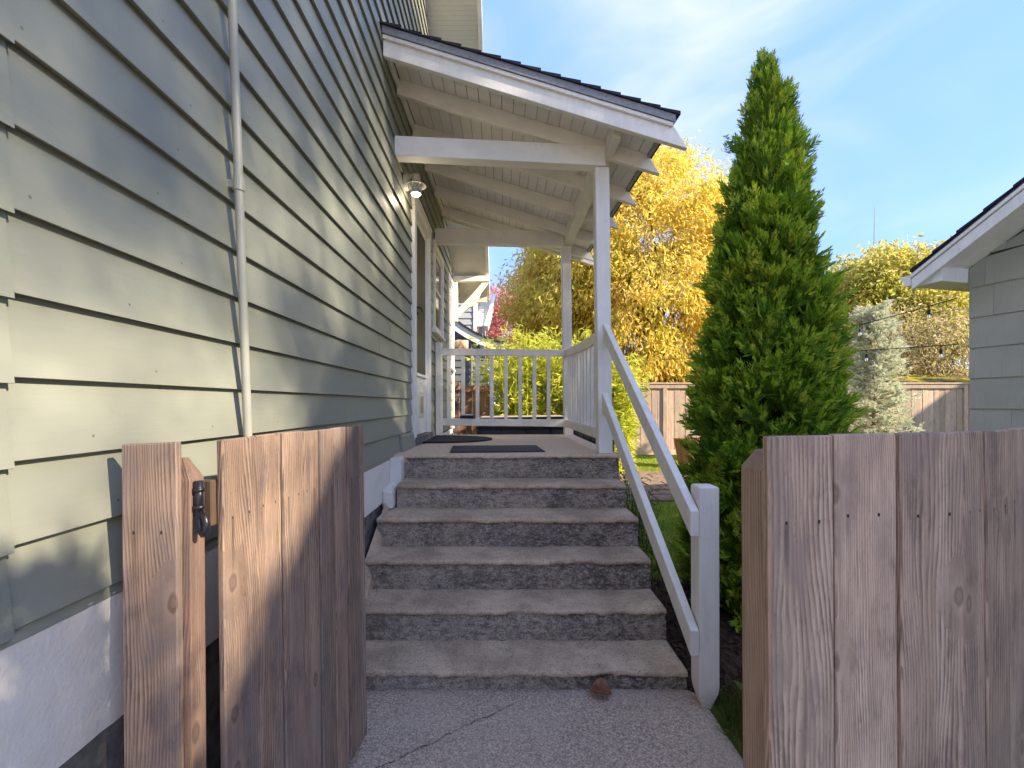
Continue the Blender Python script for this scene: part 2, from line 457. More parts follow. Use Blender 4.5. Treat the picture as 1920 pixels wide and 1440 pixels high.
def concrete_riser():
    t = NT("stained_concrete_riser"); v = t.objco()
    st = t.mapv(v, (1.0, 1.0, 2.2))
    big = t.noise(v, 3.4, 6, 0.72); mid = t.noise(st, 17, 8, 0.78); fine = t.noise(v, 95, 3, 0.8); blot = t.noise(st, 30, 6, 0.8)
    sx_ = t.n("ShaderNodeSeparateXYZ"); tc_ = t.n("ShaderNodeTexCoord"); t.l(tc_.outputs['Object'], sx_.inputs[0])
    lich = t.math('MULTIPLY', t.rng(t.math('ADD', sx_.outputs[0], t.math('MULTIPLY', t.math('SUBTRACT', mid, 0.5), 1.2)), -0.45, 0.75), t.rng(big, 0.30, 0.60))
    c = t.mix(t.rng(mid, 0.34, 0.60), (0.30, 0.24, 0.185), (0.62, 0.495, 0.38))
    c = t.mix(t.rng(big, 0.47, 0.60, 0, 0.5), c, (0.14, 0.12, 0.10))
    c = t.mix(t.rng(blot, 0.52, 0.60, 0, 0.8), c, (0.66, 0.57, 0.48))
    c = t.mix(t.rng(blot, 0.36, 0.45, 0.6, 0.0), c, (0.07, 0.06, 0.052))
    c = t.mix(t.rng(fine, 0.50, 0.62, 0, 0.55), c, (0.06, 0.052, 0.047))
    c = t.mix(t.rng(fine, 0.30, 0.42, 0.7, 0.0), c, (0.68, 0.60, 0.52))
    c = t.mix(t.math('MULTIPLY', lich, t.rng(blot, 0.40, 0.56, 0.75, 0.1)), c, (0.075, 0.062, 0.05))
    h = t.math('ADD', t.math('MULTIPLY', fine, 0.8), t.math('ADD', mid, blot))
    t.pbr(c, 0.93, 0.15, t.bump(h, 1.0, 0.012)); return t.m

def aggregate():
    t = NT("exposed_aggregate"); v = t.objco(False)
    vo = t.n("ShaderNodeTexVoronoi", i_Scale=230.0); t.l(v, vo.inputs['Vector'])
    sc = t.n("ShaderNodeSeparateColor"); t.l(vo.outputs['Color'], sc.inputs[0])
    n = t.noise(v, 1.6, 5, 0.65); f = t.noise(v, 85, 4, 0.7)
    c = t.mix(t.rng(sc.outputs[0], 0.2, 0.9), (0.40, 0.315, 0.245), (0.76, 0.61, 0.47))
    c = t.mix(t.rng(f, 0.46, 0.62, 0.0, 0.7), c, (0.19, 0.155, 0.13))
    c = t.mix(t.rng(n, 0.42, 0.66, 0, 0.4), c, (0.58, 0.47, 0.37))
    t.pbr(c, 0.85, 0.25, t.bump(t.math('ADD', vo.outputs['Distance'], f), 0.6, 0.004)); return t.m
M['tread'] = concrete_tread(); M['riser'] = concrete_riser(); M['pad'] = aggregate()
M['landing'] = flat("landing_concrete", (0.66, 0.51, 0.36), 0.85, 0.2, nscale=38, nvar=0.14, bump=0.35)
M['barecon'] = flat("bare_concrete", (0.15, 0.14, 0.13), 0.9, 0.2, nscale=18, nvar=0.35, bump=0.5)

M['gatewood'] = wood("gate_wood", (0.33, 0.22, 0.155), (0.45, 0.315, 0.225), (0.10, 0.062, 0.045), (0.21, 0.165, 0.15), 60, True, (0.845,), 0.65)
M['postwood'] = wood("post_wood", (0.24, 0.15, 0.105), (0.32, 0.21, 0.15), (0.105, 0.066, 0.05), (0.15, 0.12, 0.115), 70, False, (0.8,), 0.55)
M['fencewood'] = wood("weathered_fence_wood", (0.48, 0.335, 0.235), (0.63, 0.46, 0.335), (0.15, 0.10, 0.075), (0.27, 0.20, 0.165), 58, True, (0.865, 0.30), 0.75)
M['fencepost'] = wood("grey_post_wood", (0.45, 0.31, 0.23), (0.55, 0.40, 0.30), (0.22, 0.145, 0.11), (0.30, 0.23, 0.19), 60, False, (0.8,), 0.5)
M['endwood'] = wood("sawn_end_wood", (0.16, 0.10, 0.06), (0.26, 0.16, 0.085), (0.06, 0.04, 0.03), (0.10, 0.08, 0.07), 140, False, (0.5,), 0.6, False)
M['cedar'] = wood("cedar_boards", (0.34, 0.17, 0.08), (0.45, 0.25, 0.13), (0.18, 0.09, 0.05), (0.26, 0.16, 0.10), 40, False, (0.8,), 0.3)
M['backwood'] = wood("back_fence_boards", (0.60, 0.42, 0.29), (0.74, 0.56, 0.41), (0.34, 0.215, 0.145), (0.42, 0.33, 0.27), 30, False, (0.8,), 0.5)

W = 0.885

# ------------------------------------------------------------------ ground, lawn base, pads
def grid_ground(name, x0, x1, y0, y1, nx, ny, zf, mat, kind='structure', parent=None):
    V = []; Fc = []
    for j in range(ny + 1):
        for i in range(nx + 1):
            x = x0 + (x1 - x0) * i / nx; y = y0 + (y1 - y0) * j / ny
            V.append((x, y, zf(x, y)))
    for j in range(ny):
        for i in range(nx):
            a = j * (nx + 1) + i
            Fc.append((a, a + 1, a + nx + 2, a + nx + 1))
    o = mesh_obj(name, V, Fc, mat, parent, smooth=True)
    if parent is None: tag(o, kind=kind)
    return o

def gz(x, y):
    """height of the garden: lawn a hand below the walk, rising gently to the back fence"""
    return -0.035 + 0.018 * max(0.0, y - 2.5)

t = NT("soil_and_thatch"); v = t.objco(False)
n1 = t.noise(v, 3.0, 5, 0.65); n2 = t.noise(v, 60, 4, 0.7)
c = t.mix(t.rng(n1, 0.35, 0.65), (0.09, 0.13, 0.025), (0.18, 0.23, 0.04))
c = t.mix(t.rng(n2, 0.5, 0.7, 0, 0.7), c, (0.03, 0.022, 0.014))
t.pbr(c, 0.95, 0.1, t.bump(n2, 0.8, 0.02)); M['soil'] = t.m
t = NT("bark_mulch"); v = t.objco(False)
vo = t.n("ShaderNodeTexVoronoi", i_Scale=42.0); t.l(t.mapv(v, (1, 0.6, 1)), vo.inputs['Vector'])
sc = t.n("ShaderNodeSeparateColor"); t.l(vo.outputs['Color'], sc.inputs[0])
c = t.mix(sc.outputs[0], (0.02, 0.013, 0.009), (0.085, 0.052, 0.034))
c = t.mix(t.rng(t.noise(v, 120, 3), 0.62, 0.7), c, (0.22, 0.16, 0.11))
t.pbr(c, 0.95, 0.1, t.bump(vo.outputs['Distance'], 1.0, 0.02)); M['mulch'] = t.m

def smooth_gz(x, y):
    return gz(x, y)
grid_ground("ground", -60, 80, -40, 140, 70, 90, lambda x, y: gz(x, min(y, 14)) - 0.05, M['soil'])
grid_ground("lawn", 0.93, 14, 1.7, 11.55, 52, 40, lambda x, y: gz(x, y) + 0.004 * math.sin(3 * x + 2 * y), M['soil'])
pad = grid_ground("walkway", -0.86, 0.98, -3.0, 2.30, 24, 60, lambda x, y: 0.0 - (0.03 if x > 0.95 else 0), M['pad'])
grid_ground("bounce_driveway", -9, 12, -30, -3.02, 20, 24, lambda x, y: -0.005, M['pad'])  # unseen pale paving added behind the camera for warm bounce light
grid_ground("mulch_bed", 0.90, 1.2, 2.22, 6.4, 10, 60, lambda x, y: 0.012 + gz(x, y) + 0.018 * mnoise.noise((x * 14, y * 14, 3)), M['mulch'])
cp = []; q = random.Random(5)
for i in range(26): cp.append((-0.56 + 0.024 * i + q.uniform(-.006, .006), 1.75 + 0.017 * i + q.uniform(-.008, .008)))
m = MB()
for (xa, ya), (xb, yb) in zip(cp[:-1], cp[1:]):
    w_ = q.uniform(.0008, .0026); m.add([(xa, ya - w_, .0045), (xb, yb - w_, .0045), (xb, yb + w_, .0045), (xa, ya + w_, .0045)], [(0, 1, 2, 3)])
M['crack'] = flat("dirt_filled_crack", (0.03, 0.027, 0.024), 0.95, 0.1)
m.build("crack", M['crack'], pad)
def bed_z(x, y): return gz(x, y) + 0.02 + 0.02 * mnoise.noise((x * 11, y * 11, 7)) - 0.10 * max(0.0, math.hypot((x - 1.95) / 1.0, (y - 3.15) / 1.0) - 0.86)
grid_ground("planting_bed", 0.96, 2.95, 2.15, 4.15, 46, 46, bed_z, M['mulch'])
# brown stepping path on the lawn
def paver_mat():
    t = NT("brown_pavers"); v = t.objco()
    n = t.noise(v, 9, 5, 0.65); f = t.noise(v, 90, 3, 0.7)
    c = t.mix(t.rng(n, 0.3, 0.7), (0.17, 0.115, 0.08), (0.30, 0.215, 0.15))
    c = t.mix(t.rng(f, 0.5, 0.7, 0, 0.5), c, (0.10, 0.07, 0.05))
    t.pbr(c, 0.9, 0.2, t.bump(f, 0.5, 0.006)); return t.m
M['paver'] = paver_mat()
path = thing("path", None, None, (2.6, 7.6, 0.1)); path["kind"] = "structure"
for j in range(7):
    for i in range(9):
        x = 1.55 + i * 0.33 + (0.16 if j % 2 else 0) + rng.uniform(-.012, .012); y = 6.5 + j * 0.36 + rng.uniform(-.012, .012)
        z = gz(x, y) + 0.012
        MB().box(x, x + 0.31, y, y + 0.34, z - 0.05, z + 0.022 + rng.uniform(0, .008)).build("paver", M['paver'], path, bevel=0.008)

# ------------------------------------------------------------------ the green house
RIDGE_Y, RIDGE_Z, SLOPE = 3.69, 7.49, 0.887
def gable_z(y): return RIDGE_Z - SLOPE * abs(y - RIDGE_Y)
Y_END, Y_START = 7.97, -0.59
house = thing("house", "sage green house with lapped board walls, white base and covered side porch", "house", (-W, 3.7, 0))
core = MB()
prof = [(Y_START, 0.0), (Y_END, 0.0), (Y_END, gable_z(Y_END)), (RIDGE_Y, RIDGE_Z), (Y_START, gable_z(Y_START))]
n = len(prof)
core.add([(-0.925, y, z) for y, z in prof] + [(-7.0, y, z) for y, z in prof],
         [tuple(range(n)), tuple(range(2 * n - 1, n - 1, -1))] + [(i, i + n, (i + 1) % n + n, (i + 1) % n) for i in range(n)])
wall = core.build("wall", M['core'], house)

COURSE, Z0 = 0.1525, 1.020
DOOR = (4.44, 5.436, 1.0, 3.44)
WIN1 = (5.70, 6.56, 2.36, 3.47)
WIN2 = (7.18, 7.90, 2.02, 3.50)
def cuts(za, zb):
    zc = (za + zb) / 2
    return [o for o in (DOOR, WIN1, WIN2) if o[2] < zc < o[3]]
def siding(name, y0, y1, z, par, lift=0.0, drop=0.0):
    zt = z + COURSE + 0.022
    m = MB()
    m.hexa([(-W + lift, y0, z - drop), (-W + lift, y1, z - drop), (-0.922, y1, z + 0.012), (-0.922, y0, z + 0.012),
            (-W - 0.021 + lift, y0, zt), (-W - 0.021 + lift, y1, zt), (-0.922, y1, zt), (-0.922, y0, zt)])
    return m.build(name, M['siding'], par, bevel=0.0015)
k = -1
while True:
    k += 1
    z = Z0 + COURSE * k
    yl = RIDGE_Y - (RIDGE_Z - z - COURSE) / SLOPE; yr = RIDGE_Y + (RIDGE_Z - z - COURSE) / SLOPE
    if z > RIDGE_Z - 0.4: break
    y0 = max(Y_START, yl); y1 = min(Y_END - 0.03, yr)
    segs = []
    cur = y0
    for o in sorted(cuts(z, z + COURSE)):
        if o[0] > cur: segs.append((cur, min(o[0], y1)))
        cur = max(cur, o[1])
    if cur < y1: segs.append((cur, y1))
    out = []
    for a, b in segs:
        if a < 0.795 < b and z < 3.0: out += [(a, 0.795), (0.797, b)]
        else: out.append((a, b))
    for a, b in out:
        if b - a > 2.5:
            cj = a + (b - a) * rng.uniform(0.2, 0.8)
            siding("plank", a, cj - 0.0008, z, wall); siding("plank", cj + 0.0008, b, z, wall, rng.uniform(-.001, .001))
        elif b - a > 0.03: siding("plank", a, b, z, wall)
    if z < 3.0:
        siding("joint_cover", 0.74, 0.826, z, wall, 0.006, 0.012)
# bottom trim above the foundation
m = MB(); m.hexa([(-0.93, Y_START, 0.992), (-W - 0.004, Y_START, 0.992), (-W - 0.004, 4.43, 0.992), (-0.93, 4.43, 0.992),
                  (-0.93, Y_START, 1.03), (-W - 0.012, Y_START, 1.03), (-W - 0.012, 4.43, 1.03), (-0.93, 4.43, 1.03)])
m.build("skirt_board", M['siding'], wall, bevel=0.002)
m = MB(); m.hexa([(-0.90, 3.93, 1.005), (-W + 0.035, 3.93, 1.005), (-W + 0.035, 4.50, 1.005), (-0.90, 4.50, 1.005),
                  (-0.90, 3.93, 1.165), (-W + 0.012, 3.93, 1.15), (-W + 0.012, 4.50, 1.15), (-0.90, 4.50, 1.165)])
m.build("skirt_block", M['siding'], wall, bevel=0.006)
MB().box(-0.93, -W + 0.022, Y_END - 0.028, Y_END + 0.03, 1.0, gable_z(Y_END)).build("corner_board", M['white'], wall, bevel=0.003)

# foundation
def rough_wall(name, x, y0, y1, z0, z1, mat, par, amp=0.004, ny=140, nz=14, back=0.1):
    V = []; Fc = []
    for j in range(nz + 1):
        for i in range(ny + 1):
            y = y0 + (y1 - y0) * i / ny; z = z0 + (z1 - z0) * j / nz
            V.append((x + amp * (mnoise.noise((y * 9, z * 14, 1.3)) + 0.6 * mnoise.noise((y * 30, z * 40, 5.1))), y, z))
    for j in range(nz):
        for i in range(ny):
            a = j * (ny + 1) + i
            Fc.append((a, a + 1, a + ny + 2, a + ny + 1))
    return mesh_obj(name, V, Fc, mat, par, smooth=True)
rough_wall("foundation", -W - 0.008, Y_START, 3.74, 0.70, 1.0, M['found'], house)
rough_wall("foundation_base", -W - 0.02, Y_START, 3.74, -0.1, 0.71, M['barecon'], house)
rough_wall("foundation", -W - 0.008, 6.1, Y_END, -0.1, 1.0, M['found'], house, ny=60)
m = MB()
m.hexa([(-W - 0.01, 3.36, 0.655), (-0.815, 3.36, 0.655), (-0.815, 3.60, 0.655), (-W - 0.01, 3.60, 0.655),
        (-W - 0.01, 3.36, 0.80), (-0.815, 3.36, 0.785), (-0.815, 3.60, 0.80), (-W - 0.01, 3.60, 0.82)])
m.build("foundation_block", M['found'], house, bevel=0.012)
m = MB(); m.box(-W - 0.01, -0.806, 3.58, 3.95, 0.60, 1.004); m.build("foundation_block", M['found'], house, bevel=0.008)

# door
door = MB().box(-0.93, -0.899, 4.53, 5.345, 1.105, 3.36).build("door", M['white'], house, bevel=0.003)
gl = MB().box(-0.905, -0.894, 4.67, 5.20, 1.755, 3.27).build("screen_panel", M['screen'], door)
mm = MB()
for (a, b, c_, d_) in ((4.64, 4.67, 1.72, 3.30), (5.20, 5.23, 1.72, 3.30), (4.64, 5.23, 3.27, 3.30)): mm.box(-0.90, -0.886, a, b, c_, d_)
mm.build("panel_moulding", M['white'], door, bevel=0.003)
MB().hexa([(-0.90, 4.63, 1.715), (-0.872, 4.63, 1.715), (-0.872, 5.24, 1.715), (-0.90, 5.24, 1.715), (-0.90, 4.63, 1.752), (-0.882, 4.63, 1.745), (-0.882, 5.24, 1.745), (-0.90, 5.24, 1.752)]).build("drip_sill", M['white'], door, bevel=0.003)
m = MB().box(-0.902, -0.889, 4.83, 5.10, 1.28, 1.56); pf = m.build("pet_flap", M['cream'], door, bevel=0.004)
MB().box(-0.895, -0.884, 4.89, 5.04, 1.33, 1.51).build("flap", M['tan'], door, bevel=0.003)
m = MB(); m.box(-0.90, -0.878, 4.60, 4.635, 2.31, 2.46); m.tube([(-0.885, 4.617, 2.40), (-0.845, 4.617, 2.40), (-0.838, 4.64, 2.40), (-0.838, 4.735, 2.385)], 0.011, 8); m.tube([(-0.885, 4.617, 2.34), (-0.86, 4.617, 2.34)], 0.014, 8)
m.build("handle", M['black'], door, bevel=0.001)
for y0_, y1_ in ((4.44, 4.53), (5.345, 5.436)):
    MB().box(-0.93, -W + 0.024, y0_, y1_, 1.03, 3.36).build("door_casing", M['white'], house, bevel=0.004)
MB().box(-0.93, -W + 0.026, 4.43, 5.446, 3.362, 3.46).build("door_casing", M['white'], house, bevel=0.004)
MB().box(-0.93, -W + 0.035, 4.42, 5.456, 3.462, 3.49).build("door_cap", M['white'], house, bevel=0.004)
MB().box(-0.93, -0.84, 4.45, 5.43, 1.028, 1.10).build("door_sill", M['barecon'], house, bevel=0.006)

def window(y0, y1, z0, z1):
    w = MB().box(-0.93, -0.905, y0, y1, z0, z1).build("window", M['white'], house)
    cw = 0.09
    m = MB(); m.box(-0.925, -W + 0.024, y0, y0 + cw, z0, z1 - cw); m.box(-0.925, -W + 0.024, y1 - cw, y1, z0, z1 - cw); m.box(-0.925, -W + 0.026, y0 - 0.015, y1 + 0.015, z1 - cw + 0.001, z1)
    m.build("casing", M['white'], w, bevel=0.003)
    m = MB(); a, b = y0 + cw + 0.001, y1 - cw - 0.001; zm = (z0 + z1) / 2
    m.box(-0.92, -W + 0.002, a, a + 0.035, z0, z1 - cw); m.box(-0.92, -W + 0.002, b - 0.035, b, z0, z1 - cw)
    m.box(-0.92, -W + 0.004, a + 0.036, b - 0.036, zm - 0.02, zm + 0.02); m.box(-0.92, -W + 0.004, a + 0.036, b - 0.036, z0 + 0.03, z0 + 0.08); m.box(-0.92, -W + 0.004, a + 0.036, b - 0.036, z1 - cw - 0.04, z1 - cw)
    m.build("sash", M['white'], w, bevel=0.002)
    MB().box(-0.92, -W - 0.008, a + 0.036, b - 0.036, z0 + 0.081, zm - 0.021).build("pane", M['glass'], w)
    MB().box(-0.92, -W - 0.006, a + 0.036, b - 0.036, zm + 0.021, z1 - cw - 0.041).build("pane", M['glass'], w)
    MB().hexa([(-0.92, y0 - 0.03, z0 - 0.04), (-W + 0.05, y0 - 0.03, z0 - 0.04), (-W + 0.05, y1 + 0.03, z0 - 0.04), (-0.92, y1 + 0.03, z0 - 0.04),
               (-0.92, y0 - 0.03, z0 + 0.005), (-W + 0.045, y0 - 0.03, z0 - 0.008), (-W + 0.045, y1 + 0.03, z0 - 0.008), (-0.92, y1 + 0.03, z0 + 0.005)]).build("sill", M['white'], w, bevel=0.003)
window(*WIN1); window(*WIN2)

# main gable roof: deck with shingles, boarded soffit, rake board and knee bracket
XE = -0.28
roof = MB()
for sgn in (1, -1):
    ye = RIDGE_Y + sgn * 4.66
    ze = RIDGE_Z - SLOPE * 4.66
    roof.add([(XE, RIDGE_Y, RIDGE_Z + 0.05), (XE, ye, ze + 0.05), (-7.3, ye, ze + 0.05), (-7.3, RIDGE_Y, RIDGE_Z + 0.05),
              (XE, RIDGE_Y, RIDGE_Z + 0.20), (XE, ye, ze + 0.20), (-7.3, ye, ze + 0.20), (-7.3, RIDGE_Y, RIDGE_Z + 0.20)],
             [(0, 1, 2, 3), (7, 6, 5, 4), (0, 4, 5, 1), (1, 5, 6, 2), (2, 6, 7, 3)])
roof_o = roof.build("roof", M['shingle'], house)
sf = MB()
ns = 140
for i in range(ns):
    t0 = 4.66 * i / ns; t1 = 4.66 * (i + 0.93) / ns
    a = (RIDGE_Y + t0, RIDGE_Z - SLOPE * t0); b = (RIDGE_Y + t1, RIDGE_Z - SLOPE * t1)
    sf.hexa([(-0.93, a[0], a[1]), (XE - 0.03, a[0], a[1]), (XE - 0.03, b[0], b[1]), (-0.93, b[0], b[1]),
             (-0.93, a[0], a[1] + 0.045), (XE - 0.03, a[0], a[1] + 0.045), (XE - 0.03, b[0], b[1] + 0.045), (-0.93, b[0], b[1] + 0.045)])
tag(sf.build("soffit_boards", M['cream'], roof_o), kind="stuff")
for sgn in (1, -1):
    ye = RIDGE_Y + sgn * 4.70; ze = RIDGE_Z - SLOPE * 4.70
    m = MB(); m.add([(XE - 0.03, RIDGE_Y, RIDGE_Z - 0.03), (XE - 0.03, ye, ze - 0.03), (XE + 0.02, ye, ze - 0.03), (XE + 0.02, RIDGE_Y, RIDGE_Z - 0.03),
                     (XE - 0.03, RIDGE_Y, RIDGE_Z + 0.17), (XE - 0.03, ye, ze + 0.17), (XE + 0.02, ye, ze + 0.17), (XE + 0.02, RIDGE_Y, RIDGE_Z + 0.17)],
                    [(0, 1, 2, 3), (7, 6, 5, 4), (0, 4, 5, 1), (3, 2, 6, 7), (1, 5, 6, 2)])
    m.build("rake_board", M['white'], roof_o)
MB().box(-7.0, XE - 0.03, RIDGE_Y + 4.60, RIDGE_Y + 4.65, 3.26, 3.42).build("eave_fascia", M['cream'], roof_o, bevel=0.003)
# knee bracket under the eave end
br = MB().box(-W - 0.01, -0.255, 7.93, 8.05, 3.545, 3.645).build("bracket", M['white'], house, bevel=0.006)
MB().box(-W - 0.01, -0.805, 7.935, 8.045, 2.86, 3.54).build("bracket_leg", M['white'], br, bevel=0.005)
outer = [(-0.805, 3.06), (-0.74, 3.13), (-0.62, 3.255), (-0.50, 3.385), (-0.42, 3.48), (-0.37, 3.545)]
inner = [(-0.805, 2.92), (-0.73, 2.995), (-0.61, 3.10), (-0.53, 3.13), (-0.46, 3.22), (-0.40, 3.36), (-0.33, 3.45), (-0.265, 3.545)]
poly = outer + inner[::-1]; n = len(poly)
m = MB(); m.add([(x, 7.945, z) for x, z in poly] + [(x, 8.035, z) for x, z in poly], [tuple(range(n)), tuple(range(2 * n - 1, n - 1, -1))] + [(i, i + n, (i + 1) % n + n, (i + 1) % n) for i in range(n)])
m.build("curved_brace", M['white'], br)

# conduit on the wall
con = thing("conduit_pipe", "thin painted conduit pipe running up the green wall on straps", "pipe", (-0.857, 1.5, 0.3))
tilt = lambda z: 1.533 - 0.0645 * (z - 1.35)
m = MB(); m.tube([(-0.857, tilt(z), z) for z in (0.2, 0.8, 1.4, 2.05, 2.2, 3.0, 4.0, 5.3)], 0.0135, 14); m.build("pipe", M['pipe'], con, smooth=True)
for z in (0.95, 2.14, 3.3):
    m = MB(); m.tube([(-0.857, tilt(z) , z - 0.022), (-0.857, tilt(z), z + 0.022)], 0.0165, 14); m.box(-0.905, -0.853, tilt(z) - 0.006, tilt(z) + 0.03, z - 0.012, z + 0.012)
    m.build("strap", M['pipe'], con)

# ------------------------------------------------------------------ porch roof
porch = thing("porch_roof", "white painted lean-to porch roof on two posts above the landing", "porch roof", (0.2, 5.0, 1.02))
def zr(x, y): return 3.985 + 0.045 * (y - 3.8) - 0.305 * (x + W)
def slope_bar(m, y0, y1, x0, x1, lo, hi, x1top=None, x0top=None):
    xt = x1 if x1top is None else x1top
    m.hexa([(x0, y0, zr(x0, y0) + lo), (x1, y0, zr(x1, y0) + lo), (x1, y1, zr(x1, y1) + lo), (x0, y1, zr(x0, y1) + lo),
            (x0, y0, zr(x0, y0) + hi), (xt, y0, zr(xt, y0) + hi), (xt, y1, zr(xt, y1) + hi), (x0, y1, zr(x0, y1) + hi)])
    return m
RAFT = [3.80, 4.46, 5.14, 5.83, 6.51]
for y in RAFT:
    slope_bar(MB(), y - 0.024, y + 0.024, -W, 1.285, 0.0, 0.132, 1.185).build("rafter", M['porch'], porch, bevel=0.003)
for ya, yb in ((3.355, 3.40), (6.72, 6.765)):
    slope_bar(MB(), ya, yb, -W, 1.345, 0.012, 0.150, 1.24).build("rake_board", M['white'], porch, bevel=0.003)
slope_bar(MB(), 3.332, 3.354, -W, 1.232, 0.128, 0.158).build("rake_moulding", M['white'], porch, bevel=0.004)
m = slope_bar(MB(), 3.322, 3.352, -W, 1.245, 0.1595, 0.212); m.build("drip_edge", M['drip'], porch)
pw = 2.06 / 22
for i in range(22):
    xa = -W + 0.025 + pw * i
    slope_bar(MB(), 3.402, 6.718, xa + 0.0018, xa + pw - 0.0018, 0.132, 0.152).build("ceiling_plank", M['ceil'], porch, bevel=0.003)
slope_bar(MB(), 3.356, 6.76, -W, 1.20, 0.1535, 0.19).build("roof_deck", M['core'], porch)
slope_bar(MB(), 3.41, 6.71, 1.178, 1.20, 0.10, 0.153).build("eave_strip", M['drip'], porch)
slope_bar(MB(), 3.41, 6.71, -W - 0.01, -W + 0.022, 0.06, 0.131).build("ledger_moulding", M['ceil'], porch, bevel=0.004)
nc = 15
for i in range(nc):
    xb = 1.275 - i * (2.16 / nc); xa = xb - 2.16 / nc - 0.03
    lo = 0.213
    m = MB(); ya, yb = 3.305 + rng.uniform(-.006, .006), 6.80
    m.hexa([(xa, ya, zr(xa, ya) + lo), (xb, ya, zr(xb, ya) + lo), (xb, yb, zr(xb, yb) + lo), (xa, yb, zr(xa, yb) + lo),
            (xa, ya, zr(xa, ya) + lo + 0.006), (xb, ya, zr(xb, ya) + lo + 0.026), (xb, yb, zr(xb, yb) + lo + 0.026), (xa, yb, zr(xa, yb) + lo + 0.006)])
    m.build("shingle_course", M['shingle'], porch)
# header on the posts, near stub, cross beams
MB().hexa([(0.778, 3.862, 3.452), (0.892, 3.862, 3.452), (0.892, 6.08, 3.50), (0.778, 6.08, 3.50), (0.778, 3.862, 3.60), (0.892, 3.862, 3.57), (0.892, 6.08, 3.65), (0.778, 6.08, 3.68)]).build("header_beam", M['porch'], porch, bevel=0.004)
MB().hexa([(0.833, 3.50, 3.455), (0.896, 3.50, 3.455), (0.896, 3.861, 3.454), (0.833, 3.861, 3.454), (0.833, 3.50, 3.60), (0.896, 3.50, 3.58), (0.896, 3.861, 3.58), (0.833, 3.861, 3.60)]).build("beam_stub", M['porch'], porch, bevel=0.004)
MB().hexa([(-W - 0.01, 3.745, 3.462), (0.831, 3.745, 3.375), (0.831, 3.86, 3.375), (-W - 0.01, 3.86, 3.462), (-W - 0.01, 3.745, 3.622), (0.831, 3.745, 3.54), (0.831, 3.86, 3.54), (-W - 0.01, 3.86, 3.622)]).build("cross_beam", M['porch'], porch, bevel=0.004)
MB().hexa([(-W - 0.01, 5.93, 3.515), (0.776, 5.93, 3.475), (0.776, 6.04, 3.475), (-W - 0.01, 6.04, 3.515), (-W - 0.01, 5.93, 3.70), (0.776, 5.93, 3.665), (0.776, 6.04, 3.665), (-W - 0.01, 6.04, 3.70)]).build("cross_beam", M['porch'], porch, bevel=0.004)
for (y, zt, dx, x0) in ((3.76, 3.374, -0.028, 0.776), (5.935, 3.474, -0.036, 0.782)):
    w = 0.116
    MB().hexa([(x0, y, 1.02), (x0 + w, y, 1.02), (x0 + w, y + w, 1.02), (x0, y + w, 1.02),
               (x0 + dx, y, zt), (x0 + w + dx, y, zt), (x0 + w + dx, y + w, zt), (x0 + dx, y + w, zt)]).build("post", M['white'], porch, bevel=0.006)

# wall lamp
lamp = thing("wall_lamp", "lit enamel barn style wall lamp with wire cage beside door top", "lamp", (-W, 4.11, 3.40))
m = MB()
plate = []
for i in range(20):
    a_ = 2 * math.pi * i / 20; plate.append((4.11 + 0.062 * math.cos(a_), 3.415 + 0.075 * math.sin(a_)))
m.add([(-W - 0.01, y, z) for y, z in plate] + [(-W + 0.03, y, z) for y, z in plate], [tuple(range(20)), tuple(range(39, 19, -1))] + [(i, (i + 1) % 20, (i + 1) % 20 + 20, i + 20) for i in range(20)])
m.build("wall_plate", M['lampmetal'], lamp, bevel=0.004)
LX, LY = -0.788, 4.11
m = MB(); m.tube([(-W + 0.02, LY, 3.43), (-0.84, LY, 3.47), (LX, LY, 3.475), (LX, LY, 3.45)], [0.016, 0.016, 0.02, 0.03], 10); m.build("arm", M['lampmetal'], lamp, smooth=True)
MB().lathe((LX, LY, 3.38), [(0.0, 0.105), (0.03, 0.105), (0.036, 0.09), (0.036, 0.05), (0.042, 0.04), (0.088, 0.004), (0.092, 0.0), (0.086, 0.0), (0.04, 0.032), (0.03, 0.03)], 28).build("shade", M['lampmetal'], lamp, smooth=True)
m = MB()
for k_ in range(8):
    a_ = math.pi / 4 * k_; m.tube([(LX + 0.045 * math.cos(a_), LY + 0.045 * math.sin(a_), 3.405), (LX + 0.046 * math.cos(a_), LY + 0.046 * math.sin(a_), 3.325)], 0.003, 5)
for z in (3.39, 3.37, 3.35):
    m.tube([(LX + 0.046 * math.cos(2 * math.pi * q / 16), LY + 0.046 * math.sin(2 * math.pi * q / 16), z) for q in range(17)], 0.003, 5, caps=False)
m.build("wire_cage", M['lampmetal'], lamp)
MB().lathe((LX, LY, 3.31), [(0.030, 0.08), (0.038, 0.05), (0.043, 0.02), (0.043, 0.0)], 24).build("bulb_housing", M['greyplastic'], lamp, smooth=True)
MB().lathe((LX, LY, 3.31), [(0.0429, 0.0005), (0.035, -0.012), (0.018, -0.017), (0.0, -0.018)], 24).build("bulb", M['bulb'], lamp, smooth=True)
ld = bpy.data.lights.new("lamp_light", "POINT"); ld.energy = 0.5; ld.color = (1.0, 0.84, 0.62); ld.shadow_soft_size = 0.04
lo_ = bpy.data.objects.new("lamp_light", ld); link(lo_, lamp, (LX, LY, 3.27))

